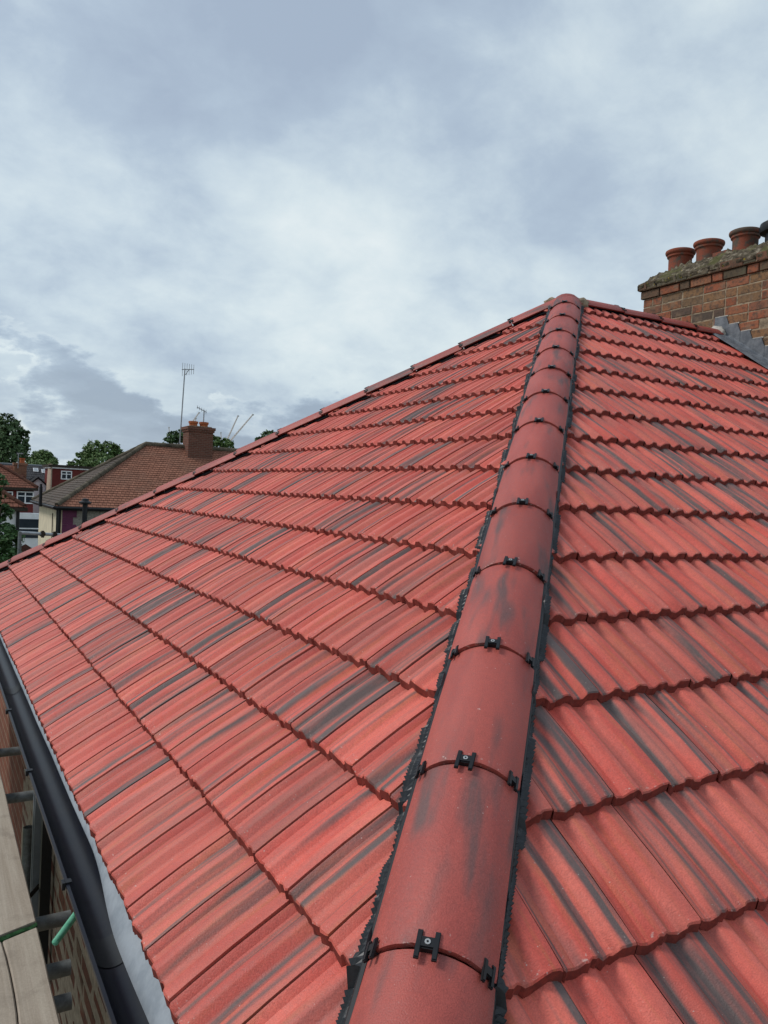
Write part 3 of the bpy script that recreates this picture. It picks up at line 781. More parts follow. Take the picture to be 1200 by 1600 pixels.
# ================================================================== SCAFFOLD beside the eave
BZ = Z0 - 3.15
def board(xc, ya, yb, label, crack=False, skew=0.0, dz=0.0):
    mb = MB(); w, th = .2225, .038; N = 40
    def strip(xa, xb):
        top = []
        for i in range(N + 1):
            y = ya + (yb - ya) * i / N
            ea = xa(y); eb = xb(y); endk = 0
            zz = .0035 * mnoise.noise(V3((y * 2, xc, 0)))
            top.append([(ea, y + skew * (ea), -th), (ea, y + skew * ea, -.004 + zz), (ea + .004, y + skew * ea, zz), (eb - .004, y + skew * eb, zz), (eb, y + skew * eb, -.004 + zz), (eb, y + skew * eb, -th)])
        mb.grid(top, 0, flip=True)
        for r in (top[0], top[-1]): mb.face(r if r is top[-1] else r[::-1])
    ed = lambda s_: (lambda y: s_ * w / 2 + .002 * mnoise.noise(V3((y * 5, s_ * 9 + xc, 2))))
    if crack:
        cr = lambda y: .112 - .103 + .016 * mnoise.noise(V3((y * 3.1, 4, 4))) + .008 * math.sin(y * 7)
        strip(ed(-1), lambda y: cr(y) - .0018); strip(lambda y: cr(y) + .0018, ed(1))
    else: strip(ed(-1), ed(1))
    o = mb.build('scaffold_board', M_BOARD); o.location = (xc, 0, BZ + dz)
    return tag(o, label, 'scaffold board', 'scaffold boards beside the eave')
xc = -4.165 - .112
board(xc, -6.0, -2.185, 'nearest scaffold board with a long split, below the black gutter', True, skew=.35)
board(xc, -2.150, 1.75, 'scaffold board beyond the green-edged gap, next to the brick wall', False, skew=.35, dz=.004)
for i, nm in enumerate(('second', 'third', 'fourth', 'fifth')):  # rows outside the view, included to darken the gap below
    board(xc - .232 * (i + 1), -6.0 - .02 * i, 1.7, nm + ' scaffold board out from the brick wall, unseen, shading the gap below')
mb = MB(); N = 24; rows = []
for i in range(N + 1):
    x = xc - .11 + .222 * i / N; yy = -2.168 + .35 * (x - xc); k = mnoise.noise(V3((x * 40, 1, 1)))
    rows.append([(x, yy - .014, BZ - .02), (x, yy - .008, BZ + .001 + .003 * k), (x, yy + .010, BZ + .0025 + .003 * k), (x, yy + .016, BZ - .02)])
mb.grid(rows, 0); tag(mb.build('moss_strip', M_MOSSG), 'dark green mossy strip in the gap between two scaffold boards', 'moss')
# unseen lower lift, added to darken the gap
for i, nm in enumerate(('first', 'second', 'third', 'fourth', 'fifth')):
    mb = MB(); mb.box((-.111, -6, -.038), (.111, 3, 0)); o = mb.build('scaffold_board', M_BOARD); o.location = (xc - .232 * i, 0, BZ - 2.0)
    tag(o, nm + ' board out from the wall on the added, unseen lower lift that shades the gap', 'scaffold board', 'added lower lift boards')
def tube(p0, p1, label, mtl=M_GALV, group='scaffold tubes', hollow=.004, name='scaffold_tube', r=.0242):
    mb = MB(); mb.tube(p0, p1, r, 18, hollow=hollow); o = mb.build(name, mtl, None, 40); return tag(o, label, 'scaffold tube', group)
tz = BZ - .105
for y, xe, lb in ((-1.93, -4.028, 'grey scaffold tube end just beyond the gap between the boards, above the green tube'),
                  (-2.235, -4.074, 'pale grey scaffold tube stub below the green tube'),
                  (-2.41, -4.098, 'scaffold tube stub closest to the bottom of the picture'),
                  (-.70, -4.008, 'scaffold tube reaching the brick wall, above the upright tube'),
                  (.02, -3.985, 'farthest scaffold tube under the boards, at the left picture edge')):
    tube((-5.6, y, tz), (xe, y, tz), lb)
tube((-4.036, -.68, 0), (-4.036, -.68, Z0 - 3.42), 'upright scaffold tube with open top between boards and wall')
tube((-4.40, -6, tz - .05), (-4.40, 3, tz - .05), 'long ledger tube running under the scaffold boards')
# coupler on the upright
# green tube hanging from below the gutter
mb = MB(); pa, pb = at(86, 1473, 2.42), at(132, 1411, 2.60); mb.tube(pb, pa, .0120, 14, r2=.0110)
mb.tube(pa, pa + (pa - pb).normalized() * .006, .0110, 14, r2=.005)
tag(mb.build('green_tube', M_GREEN, None, 40), 'short green tube sticking out below the black gutter', 'tube')
# grey square downpipe and dark pipe on the wall
mb = MB(); mb.box((WX - .075, -.82, 0), (WX - .015, -.755, Z0 - 3.0)); mb.box((WX - .079, -.80, 0), (WX - .075, -.775, Z0 - 3.0)); mb.build('downpipe', M_GREYP, house)
mb = MB(); mb.box((WX - .055, -.95, 0), (WX - .01, -.90, Z0 - 3.02)); mb.build('conduit', M_BLACK, house)
mb = MB(); mb.tube((-4.10, -1.0, Z0 - 3.66), (-3.98, -.80, Z0 - 3.66), .010, 10); tag(mb.build('tie_bar', M_TIMBER_D), 'thin dark tie bar across the grey downpipe in the scaffold gap', 'bar')
# handrail seen beyond the far hip
pA, pB = at(34, 832.5, 11.0), at(112, 837, 11.6)
rail = tube(pA - (pB - pA) * .05, pB + (pB - pA) * .6, 'horizontal scaffold rail beyond the far hip, in front of cream wall', M_GALVL, 'far scaffold')
for k_, px_ in ((.5, 66), (.8, 86)):
    c = pA.lerp(pB, k_ * .8)
    mb = MB(); mb.tube(c - (pB - pA).normalized() * .03, c + (pB - pA).normalized() * .03, .035, 14); mb.box((c.x - .02, c.y - .05, c.z - .05), (c.x + .02, c.y - .03, c.z + .05))
    o = mb.build('coupler', M_TIMBER_D, rail)
c = at(31, 836, 10.9); tube((c.x, c.y, 0), (c.x, c.y, c.z + .05), 'scaffold upright at the left end of the far rail', M_GALV, 'far scaffold')

# ================================================================== BACKGROUND HOUSES
def slope(name, mtl, parent, e0, e1, t0, t1, n, step=.022):
    """stepped courses from the eave e0-e1 up to t0-t1"""
    e0, e1, t0, t1 = map(V3, (e0, e1, t0, t1)); mb = MB()
    nrm = (e1 - e0).cross((t0 + t1) / 2 - e0).normalized(); nrm = nrm if nrm.z > 0 else -nrm
    ue = (e1 - e0).normalized()
    for i in range(n):
        a, b_ = i / n, (i + 1) / n
        p0, p1, q0, q1 = e0.lerp(t0, a), e1.lerp(t1, a), e0.lerp(t0, b_), e1.lerp(t1, b_)
        wob = nrm * (.006 * mnoise.noise(V3((i * 1.7, e0.x, 0))))
        p0u, p1u = p0 + nrm * step + wob, p1 + nrm * step + wob
        uvf = lambda p, v: ((p - e0).dot(ue), v)
        mb.face([p0u, p1u, q1, q0], 0, [uvf(p0, i + .02), uvf(p1, i + .02), uvf(q1, i + .98), uvf(q0, i + .98)])
        mb.face([p0, p1, p1u, p0u], 0, [uvf(p0, i + .5), uvf(p1, i + .5), uvf(p1, i + .5), uvf(p0, i + .5)])
    return mb.build(name, mtl, parent)
def caps(name, mtl, parent, a, b_, rad, n):
    a, b_ = V3(a), V3(b_); d_ = (b_ - a) / n; mb = MB()
    for i in range(n):
        mb.tube(a + d_ * i, a + d_ * (i + 1.04), rad * 1.06, 10, r2=rad * .94)
    return mb.build(name, mtl, parent, 60)
def window(parent, P, ux, w, h, cols=2, rows=2, proud=.06, nrm=None):
    """white framed window, P lower-left corner on the wall, ux unit vector along the wall"""
    ux = V3(ux); uz = V3((0, 0, 1)); nn = V3(nrm)
    def bx(mb, a0, a1, z0_, z1_, d0, d1):
        Mx = Matrix.Identity(4)
        for i in range(3): Mx[i][0] = ux[i]; Mx[i][1] = nn[i]; Mx[i][2] = uz[i]; Mx[i][3] = P[i]
        mb.box((a0, d0, z0_), (a1, d1, z1_), 0, Mx)
    fr = MB(); f_ = .075
    bx(fr, 0, w, 0, f_, .01, proud); bx(fr, 0, w, h - f_, h, .01, proud); bx(fr, 0, f_, f_, h - f_, .01, proud); bx(fr, w - f_, w, f_, h - f_, .01, proud)
    for c in range(1, cols): bx(fr, w * c / cols - f_ * .5, w * c / cols + f_ * .5, f_, h - f_, .01, proud - .005)
    if rows > 1: bx(fr, f_, w - f_, h * .62 - .03, h * .62 + .03, .01, proud - .008)
    fo = fr.build('window', M_WHITE, parent)
    gp = MB(); bx(gp, f_ * .8, w - f_ * .8, f_ * .8, h - f_ * .8, .012, .02); gp.build('pane', M_GLASS, fo)
    return fo

# ---- neighbour with the brown hipped roof
E0 = at(87, 791, 32.0); ez = E0.z; WN, LN = 8.6, 12.0; RH = 3.02; RUN = 4.55
nb = thing('neighbour_house', 'house with brown tiled hipped roof and cream side wall beyond the far hip', 'house', None, (E0.x + 5, E0.y + 4, 0))
nb.location = (0, 0, 0)
x0n, y0n = E0.x, E0.y; x1n, y1n = x0n + LN, y0n + WN
AP = V3((x0n + RUN, y0n + WN / 2, ez + RH)); AP2 = V3((x1n, y0n + WN / 2, ez + RH))
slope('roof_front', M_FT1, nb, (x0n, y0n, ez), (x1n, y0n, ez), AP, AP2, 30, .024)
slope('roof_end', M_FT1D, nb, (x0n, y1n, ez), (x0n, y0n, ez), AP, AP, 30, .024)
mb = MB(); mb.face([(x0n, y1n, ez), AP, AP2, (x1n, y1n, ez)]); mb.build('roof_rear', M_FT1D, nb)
M_LICH = simple('lichen_hip_tiles', (.15, .125, .09), .95, .1, .4, 2.5, .02, col2=(.07, .06, .045))
caps('hip_capping', M_LICH, nb, (x0n + .05, y0n + .05, ez + .05), AP + V3((0, 0, .05)), .105, 16)
caps('hip_capping', M_LICH, nb, (x0n + .05, y1n - .05, ez + .05), AP + V3((0, 0, .05)), .105, 16)
caps('ridge_capping', M_LICH, nb, AP + V3((0, 0, .04)), AP2 + V3((0, 0, .04)), .12, 18)
oh = .32
mb = MB(); mb.box((x0n + oh, y0n + oh, 0), (x0n + oh + .3, y1n - oh, ez - .12)); mb.build('side_wall', M_CREAM, nb)
mb = MB(); mb.box((x0n + oh + .3, y0n + oh, 0), (x1n, y0n + oh + .3, ez - .12)); mb.build('front_wall', M_PEBBLE, nb)
mb = MB(); mb.box((x0n + .02, y0n + .02, ez - .16), (x1n, y0n + .06, ez - .015)); mb.box((x0n + .02, y0n + .06, ez - .16), (x0n + .06, y1n, ez - .015)); mb.build('fascia', M_BLACK, nb)
mb = MB(); mb.box((x0n + .06, y0n + .06, ez - .14), (x1n, y0n + oh, ez - .11)); mb.box((x0n + .06, y0n + oh, ez - .14), (x0n + oh, y1n, ez - .11)); mb.build('soffit', M_TIMBER_D, nb)
mb = MB(); mb.tube((x0n - .05, y0n - .06, ez - .06), (x1n, y0n - .06, ez - .06), .06, 10); mb.tube((x0n - .05, y0n - .06, ez - .06), (x0n - .05, y1n, ez - .06), .06, 10); mb.build('gutter', M_BLACK, nb)
# quoins: alternating long and short purple blocks
for i in range(14):
    zt = ez - .16 - i * .30; w = .56 if i % 2 == 0 else .42
    mb = MB(); mb.box((x0n + oh - .004, y0n + oh - .03, zt - .295), (x0n + oh + w, y0n + oh - .001, zt)); mb.build('quoin', M_PURPLE, nb)
for dy, rad, mt_ in ((.55, .075, M_BLACK), (.12, .065, M_BLACK)):
    mb = MB(); mb.tube((x0n + oh - .1, y0n + oh + dy, 0), (x0n + oh - .1, y0n + oh + dy, ez - .12), rad, 10); mb.build('downpipe', mt_, nb)
mb = MB(); mb.tube((x0n + oh - .08, y0n + oh + .33, 0), (x0n + oh - .08, y0n + oh + .33, ez - .5), .055, 10); mb.build('downpipe', M_WHITE, nb)
mb = MB(); mb.tube((x0n + oh - .05, y0n + 2.9, 0), (x0n + oh - .05, y0n + 2.9, ez - .4), .02, 8); mb.build('cable', M_TIMBER_D, nb)
mb = MB(); vp = at(63, 788, 35.2); mb.tube((vp.x, vp.y, vp.z - .1), (vp.x, vp.y, vp.z + .78), .07, 12); mb.tube((vp.x, vp.y, vp.z + .78), (vp.x, vp.y, vp.z + .93), .055, 12, r2=.05); mb.build('vent_pipe', M_BLACK, nb)
# window with purple head, and the black cowled pipe in front of it
wx = x0n + 1.75
mb = MB(); mb.box((wx - .05, y0n + oh - .05, ez - .62), (wx + 2.0, y0n + oh - .002, ez - .42)); mb.build('window_head', M_PURPLE, nb)
window(nb, (wx, y0n + oh, ez - 1.95), (1, 0, 0), 1.9, 1.3, 3, 2, .08, (0, -1, 0))
c = at(133, 815, 31.2); c2 = at(133, 787, 31.2)
mb = MB(); mb.tube((c.x, c.y, 1), (c2.x, c2.y, c2.z), .10, 12); mb.lathe((c2.x, c2.y, c2.z), [(.1, -.02), (.24, .0), (.25, .06), (.14, .12), (.12, .2), (0, .22)], 14)
mb.build('flue_pipe', M_BLACK, nb, 40)
# its chimney
cc = at(306, 690, 39.3)
cx, cy = cc.x, AP.y - .25
mb = MB(); mb.box((cx - .62, cy - .5, ez + 1.6), (cx + .62, cy + .5, AP.z + .98)); mb.box((cx - .67, cy - .55, AP.z + .80), (cx + .67, cy + .55, AP.z + .90)); mb.box((cx - .71, cy - .59, AP.z + .9015), (cx + .71, cy + .59, AP.z + 1.04))
nch = mb.build('chimney', M_DBRICK, nb)
mb = MB(); mb.box((cx - .55, cy - .45, AP.z + 1.04), (cx + .55, cy + .45, AP.z + 1.09)); mb.build('flaunching', M_MORTAR, nch)
for sx in (-.27, .27):
    mb = MB(); mb.lathe((cx + sx, cy, AP.z + 1.08), [(.2, -.05), (.2, .14), (.235, .15), (.24, .25), (.2, .26), (.17, .2), (.17, -.05)], 20); mb.build('chimney_pot', M_ORANGE, nch, 45)
def aerial(name, foot, H, boom_dir, blen, nel, elen, label, lean=(0, 0), r=.022):
    ob = thing(name, label, 'aerial'); foot = V3(foot); top = foot + V3((lean[0], lean[1], H))
    mb = MB(); mb.tube(foot, top, r, 8); mb.build('mast', M_AERIAL, ob)
    bd = V3(boom_dir).normalized(); c = top - V3((0, 0, .04))
    mb = MB(); mb.tube(c - bd * blen * .25, c + bd * blen * .75, .02, 6); mb.build('boom', M_AERIAL, ob)
    for i in range(nel):
        P = c + bd * blen * (-.2 + .92 * i / (nel - 1)); ln = elen * (1 - .35 * i / nel)
        mb = MB(); mb.tube(P - V3((0, 0, ln)), P + V3((0, 0, ln)), .012, 5); mb.build('element', M_AERIAL, ob)
    if blen > .6:
        mb = MB(); mb.tube(c + bd * blen * .05 - V3((0, 0, .28)), c + bd * blen * .35, .016, 6); mb.build('brace', M_AERIAL, ob)
    return ob
f0 = at(280, 706, 39.2); tp = at(289, 576, 39.2)
aerial('television_aerial', f0, tp.z - f0.z, RIGHT, .62, 6, .34, 'tall television aerial on a long mast beside the dark brick chimney', (tp.x - f0.x, tp.y - f0.y), .032)
f1 = at(317.5, 668, 39.3); tp = at(319, 641, 39.3)
aerial('television_aerial', f1, tp.z - f1.z, -RIGHT + V3((0, 0, .55)), .55, 5, .12, 'short television aerial standing on the dark brick chimney', (tp.x - f1.x, tp.y - f1.y), .03)

# ---- generic helper for the smaller far houses (front faces -Y, ridge along X)
def gable_prism(mb, x0, x1, y0_, y1_, z0_, z1_, mi=0): mb.box((x0, y0_, z0_), (x1, y1_, z1_), mi)
# house with red wall, far left
c = at(60, 763, 52); hB = thing('terraced_house', 'far left house with dark red upper wall, white window and brown hipped roof', 'house')
bx1, by0, bz = c.x, c.y, c.z
slope('roof_front', M_FT2, hB, (bx1 - 16, by0, bz), (bx1, by0, bz), (bx1 - 16, by0 + 3.6, bz + 2.35), (bx1 - 3.7, by0 + 3.6, bz + 2.35), 16, .03)
slope('roof_side', M_FT2, hB, (bx1, by0, bz), (bx1, by0 + 7.2, bz), (bx1 - 3.7, by0 + 3.6, bz + 2.35), (bx1 - 3.7, by0 + 3.6, bz + 2.35), 16, .03)
caps('hip_capping', M_FT2, hB, (bx1 - .05, by0 + .05, bz + .06), (bx1 - 3.7, by0 + 3.6, bz + 2.41), .11, 9)
caps('ridge_capping', M_FT2, hB, (bx1 - 16, by0 + 3.6, bz + 2.4), (bx1 - 3.7, by0 + 3.6, bz + 2.4), .11, 12)
mb = MB(); mb.box((bx1 - 16, by0 + .3, 0), (bx1 - .25, by0 + 6.8, bz - .1)); mb.build('wall', M_REDWALL, hB)
mb = MB(); mb.box((bx1 - 16, by0 - .04, bz - .18), (bx1, by0 + .3, bz - .01)); mb.build('eave_board', M_TIMBER_D, hB)
pw = at(24, 786, 52.2); window(hB, (pw.x, by0 + .3, pw.z), (1, 0, 0), 1.05, .82, 2, 2, .08, (0, -1, 0))
pw = at(7, 774, 52.2); window(hB, (pw.x, by0 + .3, pw.z), (1, 0, 0), .42, .3, 1, 1, .08, (0, -1, 0))
pw = at(34, 856, 50)
mb = MB(); zt = at(40, 803, 50).z
mb.box((pw.x - .3, by0 - .9, 0), (pw.x + 2.6, by0 + .3, zt)); bay = mb.build('bay', M_WHITE, hB)
mb = MB(); za, zb = at(40, 842, 50).z, at(40, 812, 50).z; mb.box((pw.x - .25, by0 - .94, za), (pw.x + 2.5, by0 - .9015, zb)); mb.build('pane', M_GLASS, bay)
mb = MB(); mb.box((pw.x - .3, by0 - .96, (za + zb) / 2 - .04), (pw.x + 2.55, by0 - .9415, (za + zb) / 2 + .04)); mb.build('transom', M_WHITE, bay)
# small brown roofed porch by the white wall
c = at(40, 850, 30)
pb_ = thing('porch', 'small brown tiled porch roof between white wall and cream wall', 'porch')
mb = MB(); cz = c.z
mb.face([(c.x - .8, c.y - .8, cz - .55), (c.x + .8, c.y - .8, cz - .55), (c.x, c.y, cz)]); mb.face([(c.x + .8, c.y - .8, cz - .55), (c.x + .8, c.y + .8, cz - .55), (c.x, c.y, cz)])
mb.face([(c.x + .8, c.y + .8, cz - .55), (c.x - .8, c.y + .8, cz - .55), (c.x, c.y, cz)]); mb.face([(c.x - .8, c.y + .8, cz - .55), (c.x - .8, c.y - .8, cz - .55), (c.x, c.y, cz)])
mb.build('porch_roof', M_FT2, pb_)
mb = MB(); mb.box((c.x - .65, c.y - .65, 0), (c.x + .65, c.y + .65, cz - .53)); mb.build('porch_wall', M_TANWALL, pb_)

# white walled house, left edge
c = at(41, 793, 27); hE = thing('white_house', 'white rendered house with brown tiled roof behind the green branches', 'house')
ex1, ey0, ez1 = c.x, c.y, c.z
slope('roof_front', M_FT2, hE, (ex1 - 9, ey0, ez1), (ex1, ey0, ez1), (ex1 - 9, ey0 + 2.8, ez1 + 2.0), (ex1 - 2.9, ey0 + 2.8, ez1 + 2.0), 14, .03)
slope('roof_side', M_FT2, hE, (ex1, ey0, ez1), (ex1, ey0 + 5.6, ez1), (ex1 - 2.9, ey0 + 2.8, ez1 + 2.0), (ex1 - 2.9, ey0 + 2.8, ez1 + 2.0), 14, .03)
caps('hip_capping', M_FT2, hE, (ex1 - .05, ey0 + .05, ez1 + .04), (ex1 - 2.9, ey0 + 2.8, ez1 + 2.04), .085, 10)
mb = MB(); mb.box((ex1 - 9, ey0 + .25, 0), (ex1 - .22, ey0 + 5.3, ez1 - .1)); mb.build('wall', M_WHITE, hE)
mb = MB(); mb.box((ex1 - 9, ey0 - .05, ez1 - .14), (ex1 + .05, ey0 + .24, ez1 - .01)); mb.build('gutter', M_TIMBER_D, hE)
mb = MB(); mb.tube((ex1 - .24, ey0 + .17, 0), (ex1 - .24, ey0 + .17, ez1 - .12), .06, 10); mb.build('downpipe', M_BLACK, hE)

# dark slate roof with two skylights and a white gablet
hC = thing('slate_house', 'house with dark slate roof, two skylights and white gable', 'house')
cR = at(80, 728.5, 66); cz1 = cR.z; cx1, cy1 = cR.x, cR.y; dpt = 3.6; hgt = 2.7
slope('roof_front', M_SLATE, hC, (cx1 - 5.2, cy1 - dpt, cz1 - hgt), (cx1 + .4, cy1 - dpt, cz1 - hgt), (cx1 - 5.2, cy1, cz1), (cx1 + .4, cy1, cz1), 14, .02)
caps('ridge_capping', M_GREYP, hC, (cx1 - 5.2, cy1, cz1), (cx1 + .4, cy1, cz1), .07, 8)
mb = MB(); mb.face([(cx1 - 5.2, cy1, cz1), (cx1 + .4, cy1, cz1), (cx1 + .4, cy1 + 3, cz1 - 2.4), (cx1 - 5.2, cy1 + 3, cz1 - 2.4)]); mb.build('roof_rear', M_SLATE, hC)
mb = MB(); mb.box((cx1 - 5.1, cy1 - dpt + .3, 0), (cx1 + .3, cy1 + 2.7, cz1 - hgt - .02)); mb.build('wall', M_TANWALL, hC)
for pxs in (55.5, 69):
    q0 = at(pxs, 735 if pxs < 60 else 737, 65); f_ = .32
    zq = q0.z; yq = cy1 - (cz1 - zq) * dpt / hgt
    P = V3((q0.x, yq, zq)); al = math.atan2(hgt, dpt)
    Mx = Matrix.Translation(P) @ Matrix.Rotation(al, 4, 'X')
    mb = MB(); mb.box((-.19, -.24, .02), (.19, .24, .08), 0, Mx); fo = mb.build('skylight', M_WHITE, hC)
    mb = MB(); mb.box((-.14, -.19, .0815), (.14, .19, .09), 0, Mx); mb.build('pane', M_GALVL, fo)
gq = at(59.5, 746, 60)
gz = gq.z; gx, gy = gq.x, gq.y
mb = MB(); a0 = [(gx - 1.05, gy, gz - .95), (gx + 1.05, gy, gz - .95), (gx, gy, gz - .05)]
mb.face(a0); mb.face([(p[0], p[1] + 3.0, p[2]) for p in a0[::-1]]); mb.face([(gx - 1.05, gy, 0), (gx + 1.05, gy, 0), (gx + 1.05, gy, gz - .95), (gx - 1.05, gy, gz - .95)])
mb.build('gable', M_WHITE, hC)
for sg in (-1, 1):
    mb = MB(); q0, q1 = V3((gx, gy - .15, gz + .06)), V3((gx + sg * 1.25, gy - .15, gz - 1.0)); dq = V3((0, 3.2, 0)); nq = V3((0, 0, -.16))
    for f4 in ([q0, q1, q1 + dq, q0 + dq], [q0 + nq, q1 + nq, q1 + dq + nq, q0 + dq + nq], [q0, q1, q1 + nq, q0 + nq]): mb.face(f4)
    mb.build('gable_roof', M_SLATE, hC)
# brick chimney with pot, between the red roof and the slates
q0 = at(31, 738, 62); ch = thing('brick_chimney', 'orange brown brick chimney between the red roof and the dark slates', 'chimney')
mb = MB(); mb.box((q0.x - .45, q0.y - .4, 3), (q0.x + .45, q0.y + .4, q0.z + .55)); mb.box((q0.x - .52, q0.y - .47, q0.z + .5515), (q0.x + .52, q0.y + .47, q0.z + .75)); mb.build('stack', M_OBRICK, ch)
mb = MB(); mb.lathe((q0.x + .15, q0.y, q0.z + .75), [(.2, 0), (.18, .3), (.22, .32), (.22, .4), (0, .4)], 14); mb.build('pot', M_ORANGE, ch, 45)
mb = MB(); w0 = at(12, 727, 62); 
slope('adjoining_roof', M_FT2, ch, (w0.x - 1.5, w0.y - 2.4, w0.z - 1.9), (q0.x + .3, w0.y - 2.4, w0.z - 1.9), (w0.x - 1.5, w0.y, w0.z), (q0.x + .3, w0.y, w0.z), 9, .03)
fa = at(28, 732, 61.5); ta = at(28, 708, 61.5)
aerial('television_aerial', fa, ta.z - fa.z, RIGHT, .5, 4, .12, 'thin aerial mast above the orange brown chimney', (0, 0), .03)

# red dormer with a white window
hD = thing('dormer_house', 'house with flat roofed dark red dormer and white window', 'house')
p0 = at(80, 729, 58); p1 = at(142, 733, 58); dz0, dz1 = at(90, 775, 58).z, p0.z
L_ = (p1 - p0).length + 1.5
mb = MB(); mb.box((p0.x, p0.y, dz0 - 2), (p0.x + L_, p0.y + 3.5, dz1 - .12)); mb.build('dormer', M_REDWALL, hD)
mb = MB(); mb.box((p0.x - .12, p0.y - .12, dz1 - .12), (p0.x + L_, p0.y + 3.6, dz1 - .02)); mb.build('fascia', M_WHITE, hD)
mb = MB(); mb.box((p0.x - .2, p0.y - .2, dz1 - .02), (p0.x + L_, p0.y + 3.7, dz1 + .16)); mb.build('flat_roof', M_TIMBER_D, hD)
pw = at(96.5, 749, 57.9); window(hD, (pw.x, p0.y, pw.z), (1, 0, 0), .78, .66, 2, 2, .06, (0, -1, 0))
mb = MB(); pg = at(74, 732, 57.5)
mb.face([(p0.x - .02, p0.y - .2, dz1 + .2), (p0.x - .02, p0.y + .1, 0), (p0.x - .36, p0.y + 1.3, 0), (p0.x - .10, p0.y + .9, dz1 + .2)])
mb.face([(p0.x + .07, p0.y - .1, dz1 + .2), (p0.x + .07, p0.y - .1, 0), (p0.x - .02, p0.y - .2, 0), (p0.x - .02, p0.y - .2, dz1 + .2)])
mb.build('party_wall', M_TANWALL, hD)
mb = MB(); mb.box((p0.x + .3, p0.y + .4, 0), (p0.x + L_, p0.y + 6, dz0 - 2.01)); mb.build('wall', M_TANWALL, hD)

# ================================================================== TREES
def tree(name, label, base, top_z, lobes, leaf, n, mtl, trunk_r, group='trees on the skyline'):
    ob = thing(name, label, 'tree', group); base = V3(base)
    mb = MB()
    cz = sum(l[0].z for l in lobes) / len(lobes); ctr = V3((sum(l[0].x for l in lobes) / len(lobes), sum(l[0].y for l in lobes) / len(lobes), cz))
    fork = base.lerp(ctr, .55); mb.tube(base, fork, trunk_r, 10, r2=trunk_r * .7)
    mb.tube(fork, ctr + V3((0, 0, (top_z - cz) * .4)), trunk_r * .68, 8, r2=trunk_r * .2)
    for l in lobes: mb.tube(fork + (ctr - fork) * rnd() * .6, l[0], trunk_r * .34, 6, r2=trunk_r * .06)
    mb.build('trunk', M_BARK, ob, 60)
    cr = MB(); tot = sum(l[1] * l[2] for l in lobes)
    for c, rx, rz in lobes:
        cnt = int(n * rx * rz / tot)
        # clumps on the lobe, each a spray of leaves
        ncl = max(6, cnt // 26)
        for k in range(ncl):
            v = V3((random.gauss(0, 1), random.gauss(0, 1), random.gauss(0, 1))).normalized() * (ru(.45, 1.0) ** .5)
            cp = c + V3((v.x * rx, v.y * rx, v.z * rz)); cs = ru(.10, .24) * rx
            for j in range(26):
                w = V3((random.gauss(0, 1), random.gauss(0, 1), random.gauss(0, .7))) * cs * .62
                P = cp + w; s_ = leaf * ru(.6, 1.3)
                nn = (v * .8 + V3((random.gauss(0, .6), random.gauss(0, .6), random.gauss(0, .6) + .5))).normalized()
                a = nn.orthogonal().normalized(); a.rotate(Matrix.Rotation(ru(0, 6.28), 3, nn)); b_ = nn.cross(a)
                cr.face([P - a * s_, P - b_ * s_ * .55, P + a * s_, P + b_ * s_ * .55], 0, None, rnd() * 90)
    cr.build('crown', mtl, ob)
    return ob
def lobes_px(spec, depth):                              # spec: px,py,rx_px,rz_px,depth offset in metres
    k = depth / FPX
    return [(at(px, py, depth + dd), rx * k, rz * k) for px, py, rx, rz, dd in spec]
def stand(lobes):
    x = sum(l[0].x for l in lobes) / len(lobes); y = sum(l[0].y for l in lobes) / len(lobes); return (x, y, 0)
L = lobes_px([(14, 662, 16, 16, 0), (20, 676, 18, 16, 1), (6, 682, 20, 20, -1), (34, 688, 13, 18, 0), (12, 706, 26, 20, -1), (33, 708, 15, 15, 1), (-12, 690, 24, 34, 0), (-6, 668, 16, 18, 1)], 92)
tree('evergreen_tree', 'tall dark green tree at the left picture edge', stand(L), L[0][0].z + 1, L, .17, 17000, M_LEAF1, .4)
L = lobes_px([(66, 714, 16, 11, 0), (54, 722, 13, 10, 1), (79, 722, 11, 9, 0), (66, 726, 22, 8, -1)], 105)
tree('broadleaf_tree', 'rounded green tree behind the dark slate roof', stand(L), L[0][0].z + 1, L, .16, 8000, M_LEAF2, .35)
L = lobes_px([(150, 702, 17, 13, 0), (133, 715, 15, 12, 1), (170, 703, 15, 13, 0), (184, 714, 14, 14, 1), (155, 722, 24, 14, -1), (118, 726, 12, 9, 0), (205, 722, 18, 14, 2)], 84)
tree('broadleaf_tree', 'leafy tree rising behind the brown hipped roof', stand(L), L[0][0].z + 1, L, .15, 11000, M_LEAF2, .35)
L = lobes_px([(270, 684, 12, 9, 0), (285, 681, 14, 10, 1), (262, 690, 9, 7, 0), (300, 688, 12, 10, 0)], 120)
tree('broadleaf_tree', 'treetop left of the dark brick chimney', stand(L), L[0][0].z + 1, L, .24, 2600, M_LEAF1, .3)
L = lobes_px([(338, 690, 9, 8, 0), (352, 693, 12, 7, 1), (330, 688, 9, 9, 0), (362, 696, 7, 6, 0)], 120)
tree('broadleaf_tree', 'treetop right of the dark brick chimney', stand(L), L[0][0].z + 1, L, .24, 2200, M_LEAF2, .3)
L = lobes_px([(422, 681, 14, 7, 0), (408, 687, 9, 6, 0), (436, 686, 12, 9, 1)], 120)
tree('broadleaf_tree', 'small treetop just showing over the far hip of the red roof', stand(L), L[0][0].z + 1, L, .22, 1800, M_LEAF1, .3)
L = lobes_px([(-8, 752, 22, 14, 0), (2, 800, 18, 13, .3), (10, 838, 22, 20, 0), (-4, 862, 28, 26, -.3), (-26, 800, 26, 60, 0), (19, 860, 12, 12, .1)], 14)
tree('garden_tree', 'green branches of a garden tree at the left edge, below the skyline', (L[4][0].x - .6, L[4][0].y, 0), L[0][0].z, L, .042, 7500, M_LEAF3, .14, None)

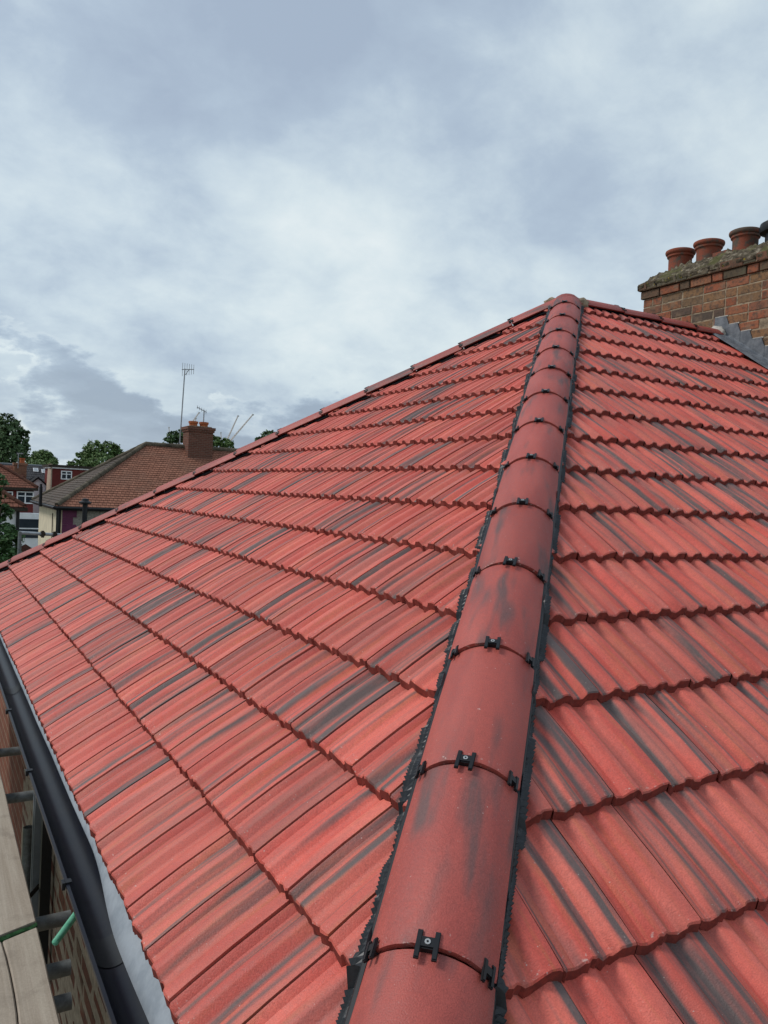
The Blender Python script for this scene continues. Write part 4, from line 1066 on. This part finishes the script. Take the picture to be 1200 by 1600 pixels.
# ================================================================== CRANES far away
def crane(foot_px, tip_px, depth, label, head=True, w=1.0):
    ob = thing('tower_crane', label, 'crane', 'cranes on the skyline')
    a, b_ = at(*foot_px, depth), at(*tip_px, depth); g0 = V3((a.x, a.y, 0))
    ax_ = (b_ - a).normalized(); sd_ = ax_.cross(V3((FWD.x, FWD.y, 0))).normalized(); dn = ax_.cross(sd_)
    mb = MB(); hw = w
    off = [sd_ * hw * .5 + dn * hw * .5, -sd_ * hw * .5 + dn * hw * .5, -dn * hw * .5]
    for o_ in off: mb.tube(a + o_, b_ + o_ * .5, .26, 5)
    n = max(4, int((b_ - a).length / 2.2))
    for i in range(n):
        k0, k1 = i / n, (i + 1) / n
        for j in range(3):
            mb.tube(a.lerp(b_, k0) + off[j] * (1 - .5 * k0), a.lerp(b_, k1) + off[(j + 1) % 3] * (1 - .5 * k1), .12, 4)
    mb.build('jib', M_CRANE, ob)
    mb = MB(); m2 = [V3((x, y, 0)) for x, y in ((.8, .8), (-.8, .8), (-.8, -.8), (.8, -.8))]
    for j in range(4): mb.tube(g0 + m2[j], a + m2[j], .13, 5)
    for i in range(int(a.z / 3)):
        for j in range(4): mb.tube(g0 + m2[j] + V3((0, 0, i * 3)), g0 + m2[(j + 1) % 4] + V3((0, 0, i * 3 + 3)), .08, 4)
    mb.build('tower', M_CRANE, ob)
    mb = MB(); mb.box((a.x - 2.4, a.y - 1.2, a.z - 1), (a.x + 2.4, a.y + 1.2, a.z + 1.2)); mb.build('cab', M_CRANEC, ob)
    if head:
        mb = MB(); mb.box((b_.x - .7, b_.y - .6, b_.z - .5), (b_.x + .7, b_.y + .6, b_.z + .5)); mb.build('jib_head', M_CRANEC, ob)
crane((276, 694), (311, 645), 640, 'pale crane jib rising behind the left of the dark brick chimney')
crane((267, 696), (264, 668), 760, 'short pale crane left of the tall aerial mast', True, .8)
crane((305, 690), (306, 654), 720, 'crane behind the dark brick chimney pots', True, .8)
crane((352, 694), (372, 650), 640, 'left of the two slanting cranes right of the dark chimney')
crane((354, 696), (395, 648), 600, 'right and longest of the slanting cranes right of the dark chimney')
crane((347, 696), (345, 676), 760, 'short upright crane left of the two slanting cranes', True, .8)
